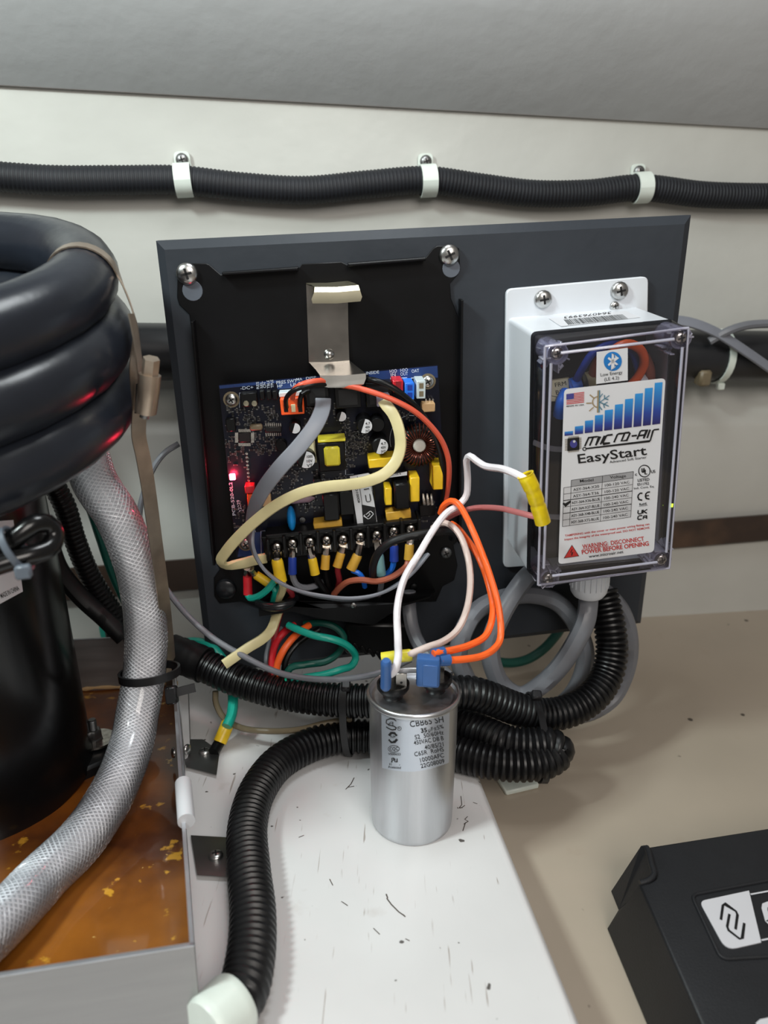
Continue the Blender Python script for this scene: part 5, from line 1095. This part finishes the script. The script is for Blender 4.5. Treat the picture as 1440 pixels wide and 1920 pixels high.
mb = MB(); mb.tube(Yp([(273, 772, .377), (270, 783, .377)]), .0024, 10); link('screw_tip', mb, 'dull_steel', bc)
mb = MB(); mb.loft([Yp([(255, 720, .378), (270, 716, .378), (266, 775, .379), (252, 775, .379)]), Yp([(255, 720, .384), (270, 716, .384), (266, 775, .385), (252, 775, .385)])]); link('clamp_bridge', mb, 'black_steel', bc)
# ================================================================== HOSES LEFT OF THE PANEL
mb = MB(); corr(mb, Yp([(96, 900, .49), (121, 948, .492), (140, 1010, .494), (165, 1072, .496), (196, 1125, .496), (230, 1172, .494), (262, 1205, .49)]), .0078, .0036, .10, 16)
solo('ribbed_hose', mb, 'loom', 'black ribbed hose dropping behind the clear braided hose', 'hose')
wire('smooth_hose', 'smooth black hose nearest the compressor, behind the braided hose', Yp([(70, 960, .478), (92, 1020, .48), (112, 1070, .482), (150, 1118, .484), (196, 1160, .484), (232, 1196, .482)]), .0068, 'black_rubber', 'hose')
wire('earth_cable', 'dark teal cable beside the braided hose, below the black coil', Yp([(150, 905, .505), (168, 950, .506), (188, 1010, .506), (210, 1075, .505), (235, 1130, .503)]), .0032, 'dark_teal', 'cable')
hz = thing('braided_hose', 'clear braided hose curving down from the coil across the rusty tray', 'hose')
hp = smooth(Yp([(160, 850, .44), (179, 905, .438), (217, 964, .436), (245, 1028, .434), (266, 1108, .433), (274, 1188, .428), (270, 1267, .418), (258, 1335, .404), (248, 1390, .389), (214, 1480, .357), (155, 1571, .323), (83, 1643, .295), (22, 1708, .270), (-50, 1775, .247)]), .004)
HR = .0138; mb = MB(); mb.tube(hp, HR, 28); link('clear_wall', mb, 'hose', hz)
mb = MB(); mb.tube(hp, HR * .78, 20); link('inner_bore', mb, 'bore', hz)
T = tangents(hp); n = ortho(T[0]); fr_l = []; L = 0
for i, p in enumerate(hp):
    if i: L += (p - hp[i - 1]).length
    n = (n - T[i] * n.dot(T[i])).normalized(); fr_l.append((p, n.copy(), T[i].cross(n), L))
TOT = L; mb = MB(); NS = 22; lead = .062
def hoseat(s):
    i = min(len(fr_l) - 2, int(s / TOT * (len(fr_l) - 1))); a, b = fr_l[i], fr_l[i + 1]; k = (s - a[3]) / max(1e-6, b[3] - a[3]); k = max(0, min(1, k))
    return a[0].lerp(b[0], k), a[1].lerp(b[1], k), a[2].lerp(b[2], k)
for sgn in (-1, 1):
    for j in range(NS):
        pts = []; m_ = 190
        for i in range(m_ + 1):
            s = TOT * i / m_; p, nn, bb = hoseat(s); ang = sgn * 2 * pi * s / lead + 2 * pi * j / NS
            pts.append(p + (nn * cos(ang) + bb * sin(ang)) * (HR * .97))
        mb.tube(pts, .00042, 3)
o = link('braid', mb, 'braid', hz); o['kind'] = 'stuff'
# black tie holding the hose to the side bracket
c = hoseat(TOT * .0)[0]; best = min(fr_l, key=lambda f: abs((f[0] - Y(270, 1267, .418)).length)); i = fr_l.index(best); ax = T[i]
ttie = zip_tie(None, best[0] - ax * 0 + RT * .0035, Vector((-.10, .22, 1)).normalized(), .0152, .0026, .0008, label='black cable tie holding the braided hose against the tray bracket', squash=1.22, sq_axis=RT)
mb = MB(); mb.box(upr(Y(322, 1303, .409), Vector((0, -1, .4))), (0, 0, 0), (.0115, .0075, .006), .001, .1); link('tie_head', mb, 'dark_tie', ttie)
mb = MB(); q = smooth(Yp([(312, 1304, .408), (335, 1297, .410), (366, 1289, .414)]), .004); mb.ribbon(q, .0028, .0008, [-FW] * len(q), False); link('tie_tail', mb, 'dark_tie', ttie)
# ================================================================== BLACK COVER AT THE LOWER RIGHT
TO = Vector((0, 0, .010))
def TP(x, y, e=0): return hit(x, y, TO + Vector((0, 0, e * .001)), Vector((0, 0, 1)))
cv = thing('control_cover', 'black sheet metal cover with white emblem label lying on the floor', 'cover')
tpx = [(1198, 1657), (1226, 1646), (1213, 1588), (1620, 1524), (1760, 2060), (1401, 2110)]
bpx = [(1139, 1741), (1160, 1706), (1146, 1671), (1620, 1600), (1760, 2100), (1303, 2136)]
A = [TP(x, y) for x, y in tpx]; B = [G(x, y, 1) for x, y in bpx]
ti = [Vector((p[0], p[1], TO.z)) for p in inset_poly([(v.x, v.y) for v in A][::-1], .0016)][::-1]
ti2 = [Vector((p[0], p[1], TO.z - .0004)) for p in inset_poly([(v.x, v.y) for v in A][::-1], .0004)][::-1]
mb = MB(); mb.loft([B, [v + Vector((0, 0, -.0016)) for v in A], ti2, ti], False, True); link('shell', mb, 'cover', cv, sharp=62)
mb = MB(); q = smooth([TP(1212, 1589, 0), TP(1216, 1598, .6), TP(1221, 1618, 1), TP(1226, 1640, 1), TP(1217, 1650, 0.5), TP(1200, 1656, 0)], .002); mb.tube(q, .0017, 10); link('rolled_ear', mb, 'cover', cv)
e0_ = [TP(1202, 1586, 0), TP(1211, 1590, 0), TP(1225, 1644, 0), G(1160, 1706, 1), G(1146, 1671, 1)]; sh_ = (TP(1260, 1592) - TP(1220, 1600)).normalized() * .0022
mb = MB(); mb.loft([e0_, [v + sh_ for v in e0_]]); link('side_ear', mb, 'cover', cv)
bz = [(1296, 1679), (1460, 1648), (1520, 1790), (1352, 1800)]
rp = roundpoly([Vector((TP(*p).x, TP(*p).y)) for p in bz], [.004, .002, .002, .004], 4); mb = MB()
ro = [Vector((p.x, p.y, TO.z)) for p in rp]; q = [v + Vector((0, 0, .0003)) for v in ro]; mb.tube(q + [q[0]], .0009, 8, cap=False); link('recess_rim', mb, 'cover', cv)
lq_ = [(1311, 1691), (1404, 1671), (1427, 1768), (1361, 1783)]
rp = roundpoly([Vector((TP(*p).x, TP(*p).y)) for p in lq_], [.0035, 0, 0, .006], 5); mb = MB(); mb.loft([[Vector((p.x, p.y, TO.z)) for p in rp], [Vector((p.x, p.y, TO.z + .0005)) for p in rp]]); lab2 = link('emblem_label', mb, 'cover_label', cv, 'pale grey label with a black interlocked emblem')
def CSK(mb, pts, wd, e=.7, closed=False): mb.stroke([TP(1100 + x / 4.235, 1520 + y / 4.235, e) for x, y in pts], wd * .000072, Vector((0, 0, 1)), closed)
mb = MB(); CSK(mb, [(1066, 866), (1082, 752), (1098, 740), (1185, 798), (1198, 826), (1182, 942)], 17); CSK(mb, [(1134, 820), (1116, 920), (1128, 950), (1216, 1018), (1236, 1010), (1252, 892)], 17); link('emblem', mb, 'ink', lab2)
mb = MB(); CSK(mb, [(1302, 664), (1600, 610)], 12, .4); link('border_line', mb, 'cover_label', cv); mb = MB(); CSK(mb, [(1388, 1028), (1640, 980)], 12, .4); link('border_line', mb, 'cover_label', cv); mb = MB()
CSK(mb, [(1640, 720), (1450, 738), (1415, 752), (1412, 780), (1440, 880), (1462, 900), (1680, 880)], 38, .4); link('white_letter', mb, 'cover_label', cv); mb = MB()
mb.loft([[TP(x, y, .1) for x, y in ((1417, 1918), (1425, 1911), (1470, 1902), (1480, 1960), (1440, 1968))], [TP(x, y, .5) for x, y in ((1417, 1918), (1425, 1911), (1470, 1902), (1480, 1960), (1440, 1968))]]); link('white_corner', mb, 'cover_label', cv)
settle()
